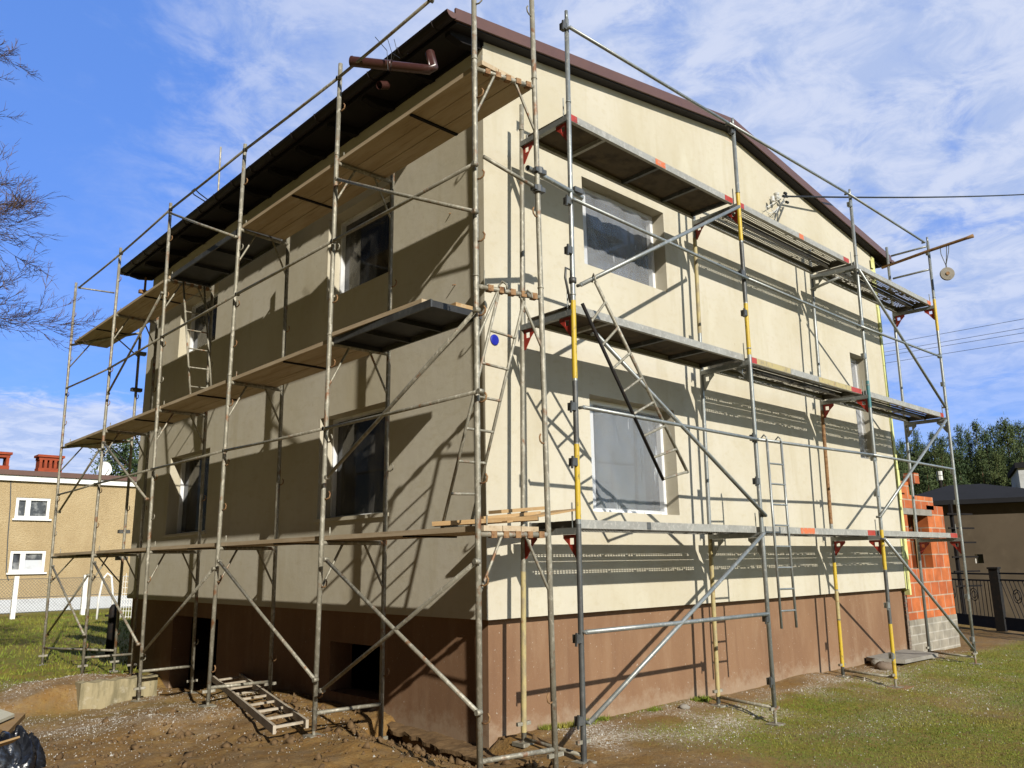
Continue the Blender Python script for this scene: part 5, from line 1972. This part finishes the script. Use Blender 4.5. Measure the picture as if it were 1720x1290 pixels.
# ------------------------------------------------------------------ right background
g0, g1 = at_z(.30, 1606, 1051), at_z(.30, 1682, 1061)
gd = (g1 - g0).normalized()
gd.z = 0
fz = .3
def fence_piece(t, a, b, solid, top, tag_, diag=False):
    u = b - a
    L_ = u.length
    d = u / L_
    mb = MB()
    for z in (fz + solid, fz + top - .14, fz + top):
        mb.beam(a + Vector((0, 0, z - a.z)), b + Vector((0, 0, z - a.z)), .035, .035)
    meshobj('rail', mb, M_iron, t)
    meshobj('bottom_panel', MB().beam(a + Vector((0, 0, fz + solid / 2 + .02 - a.z)), b + Vector((0, 0, fz + solid / 2 + .02 - a.z)), .02, solid - .06), M_iron, t)
    mb = MB()
    n = max(3, int(L_ / .14))
    for k in range(n + 1):
        p = a + d * (L_ * k / n)
        q = a + d * min(L_, L_ * k / n + (.35 if diag else 0))
        mb.tube([Vector((p.x, p.y, fz + top - .14)), Vector((q.x, q.y, fz + solid))], .009, 5)
    for k in range(max(1, int(L_ / .9))):
        c = a + d * (.5 + .9 * k)
        for r in (.14, .08):
            mb.tube([Vector((c.x + d.x * r * math.cos(x), c.y + d.y * r * math.cos(x), fz + top * .62 + r * math.sin(x))) for x in np.linspace(0, 2 * math.pi, 13)], .010, 4)
    meshobj('bars', mb, M_iron, t)


fen = thing('iron_fence', g0, 'dark wrought iron fence panel with solid foot beyond the orange annex', 'fence')
fence_piece(fen, g0 - gd * 3.2, g1 - gd * .1, .28, 1.22, 'fence')
gat = thing('iron_gate', g1 + gd * .2, 'dark wrought iron gate with slanted bars and ring ornament at the right', 'gate')
fence_piece(gat, g1 + gd * .22, g1 + gd * 3.4, .30, 1.24, 'gate', True)
pst = MB().box((g1.x - .02, g1.y - .09, .1), (g1.x + .16, g1.y + .09, 1.63))
pst.box((g1.x - .04, g1.y - .11, 1.63), (g1.x + .18, g1.y + .11, 1.67))
tag(meshobj('gate_post', pst, M_iron), 'square dark gate post between the iron fence and iron gate', 'post')

# dark roofed low house
D1 = 25.0
hA = at_d(1540, 1000, D1); hB = at_d(1800, 1000, D1 + .1)
hA.z = hB.z = 0
hx = (hB - hA).normalized()
hy = Vector((-hx.y, hx.x, 0))
if hy.dot(hA - CAM) < 0: hy = -hy
LBh = (hB - hA).length
hz = at_d(1660, 846, D1).z
lh = thing('low_house', (hA + hB) / 2, 'low grey brown house with a dark felt hip roof behind the iron fence', 'house')
def hbx(px, py):
    d = ray(px, py)
    t = (hA - CAM).dot(hy) / d.dot(hy)
    q = CAM + d * t
    return (q - hA).dot(hx), q.z
wa, wb = hbx(1637, 931), hbx(1653, 946)
mb = MB()
wall_rects(mb, lambda u, v: hA + hx * u + ez * v, 0, 0, [(wa[0], wb[0], wb[1], wa[1])], hy * .2, 0, LBh, 0, hz)
mb.quad(hA, hA + hy * 7, hA + hy * 7 + ez * hz, hA + ez * hz)
meshobj('wall', mb, M_graywall, lh)
w = meshobj('window', MB().quad(*[hA + hx * u + ez * v + hy * .19 for u, v in ((wa[0], wb[1]), (wb[0], wb[1]), (wb[0], wa[1]), (wa[0], wa[1]))]), M_pane, lh)
meshobj('frame', MB().frame8(hA, hx, hy, ez, (wa[0], .12, wb[1]), (wa[0] + .06, .185, wa[1])), M_white, w)
ov = .30
rz = at_d(1640, 812, D1 + 3).z
e0, e1, e2, e3 = [hA + hx * u + hy * v + ez * (hz + .0) for u, v in ((-.4, -ov), (LBh + .5, -ov), (LBh + .5, 7.5), (-.4, 7.5))]
r0, r1 = hA + hx * 1.1 + hy * 3.2 + ez * rz, hA + hx * (LBh - 1.5) + hy * 3.2 + ez * rz
mb = MB()
up2 = ez * .12
mb.quad(e0 + up2, e1 + up2, r1, r0).quad(e1 + up2, e2 + up2, e2 + up2, r1).quad(e2 + up2, e3 + up2, r0, r1).quad(e3 + up2, e0 + up2, r0, r0)
mb.quad(e0, e1, e1 + up2, e0 + up2).quad(e3, e0, e0 + up2, e3 + up2).quad(e0, e1, e2, e3)
meshobj('roof', mb, M_felt, lh)
# drainpipe-like pole and pallets against the low house
mb = MB()
p0, p1 = at_d(1608, 1010, 23.4), at_d(1600, 880, 23.4)
for k in range(6):
    z = 1.2 + k * .35
    mb.beam(Vector((p1.x - .3, p1.y, z)), Vector((p1.x + .55, p1.y - .3, z)), .03, .04)
mb.tube([Vector((p1.x, p1.y, .3)), Vector((p1.x, p1.y, 3.2))], .05, 6)
tag(meshobj('pallet_rack', mb, M_soffit), 'dark slatted rack against the wall behind the annex', 'rack')

whz = thing('white_house', at_d(1735, 860, 48), 'pale house just entering the right edge above the dark roof', 'house')
c0 = at_d(1719, 850, 48)
mb = MB()
base_ = Vector((c0.x, c0.y, 0))
mb.frame8(base_, hx, hy, ez, (0, 0, 0), (8, 6, at_d(1716, 786, 48).z))
meshobj('wall', mb, M_whitewall, whz)
mb = MB().frame8(base_, hx, hy, ez, (-.12, -.12, at_d(1716, 786, 48).z + .001), (8.3, 6.3, at_d(1716, 780, 48).z + .1))
meshobj('roof', mb, M_felt, whz)
q = at_d(1581, 820, 40)
up3 = MB().tube([Vector((q.x, q.y, 0)), Vector((q.x, q.y, at_d(1581, 794, 40).z))], .07, 8)
upt = thing('marker_pole', (q.x, q.y, 0), 'thin pole with white bands in front of the pine wood', 'pole')
meshobj('shaft', up3, M_iron, upt)
mb = MB()
for py in (795, 803):
    z = at_d(1581, py, 40).z
    mb.tube([Vector((q.x, q.y, z - .09)), Vector((q.x, q.y, z + .09))], .12, 8)
meshobj('band', mb, M_porc, upt)

# wires
def cable(pa, pb, r, sag, label, m=M_cable, n=20):
    mb = MB()
    mb.tube([pa.lerp(pb, k / n) - Vector((0, 0, sag * 4 * (k / n) * (1 - k / n))) for k in range(n + 1)], r, 5)
    return tag(meshobj('service_cable' if r > .01 else 'power_line', mb, m), label, 'cable')


cable(at_y(-.14, 1322, 330), at_d(1900, 311, 30), .016, .15, 'thick black service cable running from the gable insulators out to the right')
for k, (ya, yb, w_) in enumerate(((577.5, 535.6, 'topmost'), (590.7, 551, 'second from top'), (597, 559, 'third from top'), (609.5, 573, 'lowest'))):
    pa, pb = (1490, ya), (1720, yb)
    sl_ = (yb - ya) / 230
    a, b = at_d(1380, ya - sl_ * 110, 52), at_d(1860, yb + sl_ * 140, 40)
    tag(cable(a, b, .011, .0, f'{w_} of four thin grey power lines crossing the sky beyond the scaffold', M_wire), None, None, 'distant power lines')

# ------------------------------------------------------------------ trees
def bare_tree():
    base = at_d(-470, 1020, 13.5)
    base.z = .25
    root = thing('bare_tree', base, 'leafless tree reaching thin twigs in from the left edge of the sky', 'tree')
    tb, br = MB(), MB()
    R = random.Random(5)
    top = base + Vector((.3, -.1, 9.5))
    tb.tube([base + Vector((0, 0, -.1)), base.lerp(top, .4) + Vector((.1, 0, 0)), base.lerp(top, .75), top], [.2, .15, .09, .03], 10)
    rt = Vector((CR.x, CR.y, 0)).normalized()

    def grow(p, d, ln, r, depth):
        pts, rs = [p], [r]
        n = 5
        for k in range(n):
            d = (d + Vector((R.uniform(-1, 1), R.uniform(-1, 1), R.uniform(-.7, 1))) * .17).normalized()
            p = p + d * (ln / n)
            pts.append(p)
            rs.append(r * (1 - .72 * (k + 1) / n))
            if depth < 4 and k >= 0:
                for _ in range(2 if depth < 3 else 1):
                    if R.random() < (.80 if depth < 3 else .62):
                        dd = (d + Vector((R.uniform(-1, 1), R.uniform(-1, 1), R.uniform(-.8, .9))) * .75 + Vector((0, 0, .06))).normalized()
                        grow(p, dd, ln * R.uniform(.34, .58), max(.0035, rs[-1] * .6), depth + 1)
        (br).tube(pts, rs, 5 if depth < 2 else 3, cap=False)

    for (h, ln, e, a) in ((.52, 3.8, .12, .2), (.58, 4.0, .05, -.15), (.66, 3.9, .08, .25), (.74, 3.8, .10, 0), (.83, 3.4, .25, -.2), (.92, 2.8, .3, .1), (.6, 3.0, .3, 2.0), (.75, 2.8, .3, 3.2)):
        d = rt * math.cos(a) + Vector((CF.x, CF.y, 0)).normalized() * math.sin(a) + Vector((0, 0, e))
        grow(base.lerp(top, h), d.normalized(), ln * .50, .036, 0)
    meshobj('trunk', tb, M_bark, root, smooth=True)
    meshobj('branches', br, M_bark, root)


bare_tree()


def pine_mesh(seed, H, crown_from, wmax, n_clump, m, dense=1.0):
    """returns trunk MB and crown MB for a pine standing at the origin"""
    R = np.random.default_rng(seed)
    tb = MB().tube([(0, 0, -.2), (.05, 0, H * .5), (0, .05, H * .97)], [.019 * H, .012 * H, .02], 8)
    cb = MB()
    z = crown_from
    while z < 0.985:                 # tiers of boughs with gaps between them
        f = (z - crown_from) / (1 - crown_from)
        reach = wmax * ((1 - f) ** .95) * (.45 + .65 * min(1, (f + .1) * 3.5))
        nb_ = int(R.integers(4, 7)) if f < .85 else 3
        a0 = R.uniform(0, 6.28)
        for b in range(nb_):
            if R.random() < .14:
                continue
            an = a0 + 6.28 * b / nb_ + R.uniform(-.35, .35)
            ln_ = reach * R.uniform(.55, 1.15) + .12
            up = R.uniform(.05, .42) + .5 * f
            tip = np.array([math.cos(an) * ln_, math.sin(an) * ln_, z * H + up * ln_])
            root_ = np.array([0, 0, z * H])
            if ln_ > .7:
                cb.tube([root_, root_ * .5 + tip * .5 - np.array([0, 0, .08 * ln_]), tip], [.045, .03, .01], 4, cap=False)
            steps = 3 if ln_ > .8 else 2
            for q in range(steps):
                t_ = .40 + .60 * (q + R.random() * .6) / steps
                c = root_ + (tip - root_) * t_
                s = H * .027 * R.uniform(.75, 1.35)
                for m_ in range(int(34 * dense)):
                    p = c + R.normal(0, 1, 3) * np.array([s, s, s * .6])
                    d = R.normal(0, 1, 3) + np.array([math.cos(an), math.sin(an), .8]) * .6
                    d /= np.linalg.norm(d)
                    t = np.cross(d, R.normal(0, 1, 3))
                    t /= np.linalg.norm(t)
                    l2, w2 = H * .017 * R.uniform(.6, 1.4), H * .0036 * R.uniform(.7, 1.4)
                    cb.add([p - t * w2, p + t * w2, p + d * l2 + t * w2 * .4, p + d * l2 - t * w2 * .4], [(0, 1, 2, 3)])
        z += R.uniform(.030, .058)
    return tb, cb


def pine(loc, seed, H, cf, wm, n, m, label, group=None, dense=1.0, cat='pine tree'):
    t = thing('pine_tree', loc, label, cat, group)
    tb, cb = pine_mesh(seed, H, cf, wm, n, m, dense)
    off = Vector(loc)
    for b in (tb, cb): b.v = [(x + off.x, y + off.y, z + off.z) for x, y, z in b.v]
    meshobj('trunk', tb, M_pinebark, t, smooth=True, origin=off)
    meshobj('crown', cb, m, t, origin=off)
    return t


protos = []
for k in range(5):
    H = 10.0
    protos.append(pine(Vector((200 + 10 * k, 200, 0)), 100 + k, H, (.28, .38, .22, .33, .42)[k], (2.3, 2.0, 2.6, 2.2, 1.9)[k], (95, 80, 110, 95, 75)[k],
                       M_pine_a if k % 2 else M_pine_b, 'x', 'pines of the wood behind the low house'))
protos_used = [False] * 5
RT = random.Random(33)
wood = []
# skyline of the wood: (column, row of the tip)
sky_line = [(1497, 742), (1512, 735), (1528, 738), (1537, 722), (1551, 745), (1566, 730), (1580, 728), (1595, 728), (1610, 714), (1624, 722), (1638, 712), (1652, 717), (1664, 712), (1676, 711), (1686, 703), (1697, 716), (1708, 704), (1722, 712), (1738, 708), (1756, 714), (1775, 706)]
for (px, py) in sky_line:
    wood.append((px, py, RT.uniform(66, 76), RT.uniform(.36, .52)))
for k in range(13):
    wood.append((1500 + k * 20 + RT.uniform(-6, 6), 764 + RT.uniform(-10, 10), RT.uniform(80, 92), .9))
for k in range(9):
    wood.append((1504 + k * 27 + RT.uniform(-9, 9), 752 + RT.uniform(-14, 20), RT.uniform(57, 63), RT.uniform(.45, .7)))
for px, py in ((1512, 792), (1541, 800), (1556, 786), (1612, 796), (1668, 790)):
    wood.append((px, py, RT.uniform(48, 53), RT.uniform(.6, .8)))
KL = ['tall dark green pine of the wood behind the low house', 'slender yellowish pine of the wood behind the low house']
for n_, (px, py, dd, wf) in enumerate(wood):
    k = n_ % 5
    if protos_used[k]:
        t = copy_tree(protos[k])
    else:
        t = protos[k]
        protos_used[k] = True
    top = at_d(px, py, dd)
    zb_ = .25
    s = (top.z - zb_) / 10.0
    t.location = (top.x, top.y, zb_)
    t.rotation_euler = (0, 0, RT.uniform(0, 6.28))
    wd = s * wf
    t.scale = (wd, wd, s)
    t['label'] = KL[0] if k % 2 else KL[1]
    t['group'] = 'dark pines of the wood behind the low house' if k % 2 else 'yellowish pines of the wood behind the low house'

tp = at_d(214, 728, 47)
pine(Vector((tp.x, tp.y, .2)), 300, tp.z, .25, 3.0, 150, M_pine_a, 'lone green pine rising between the ochre block and the scaffolded house', None, 1.3)
for px, py, dd, sd in ((117, 806, 62, 1), (154, 807, 64, 2), (164, 803, 66, 3)):
    tp = at_d(px, py, dd)
    pine(Vector((tp.x, tp.y, .2)), 310 + sd, tp.z, .4, 1.6, 40, M_pine_a, 'distant treetop just showing above the ochre block roof', 'treetops above the ochre roof')
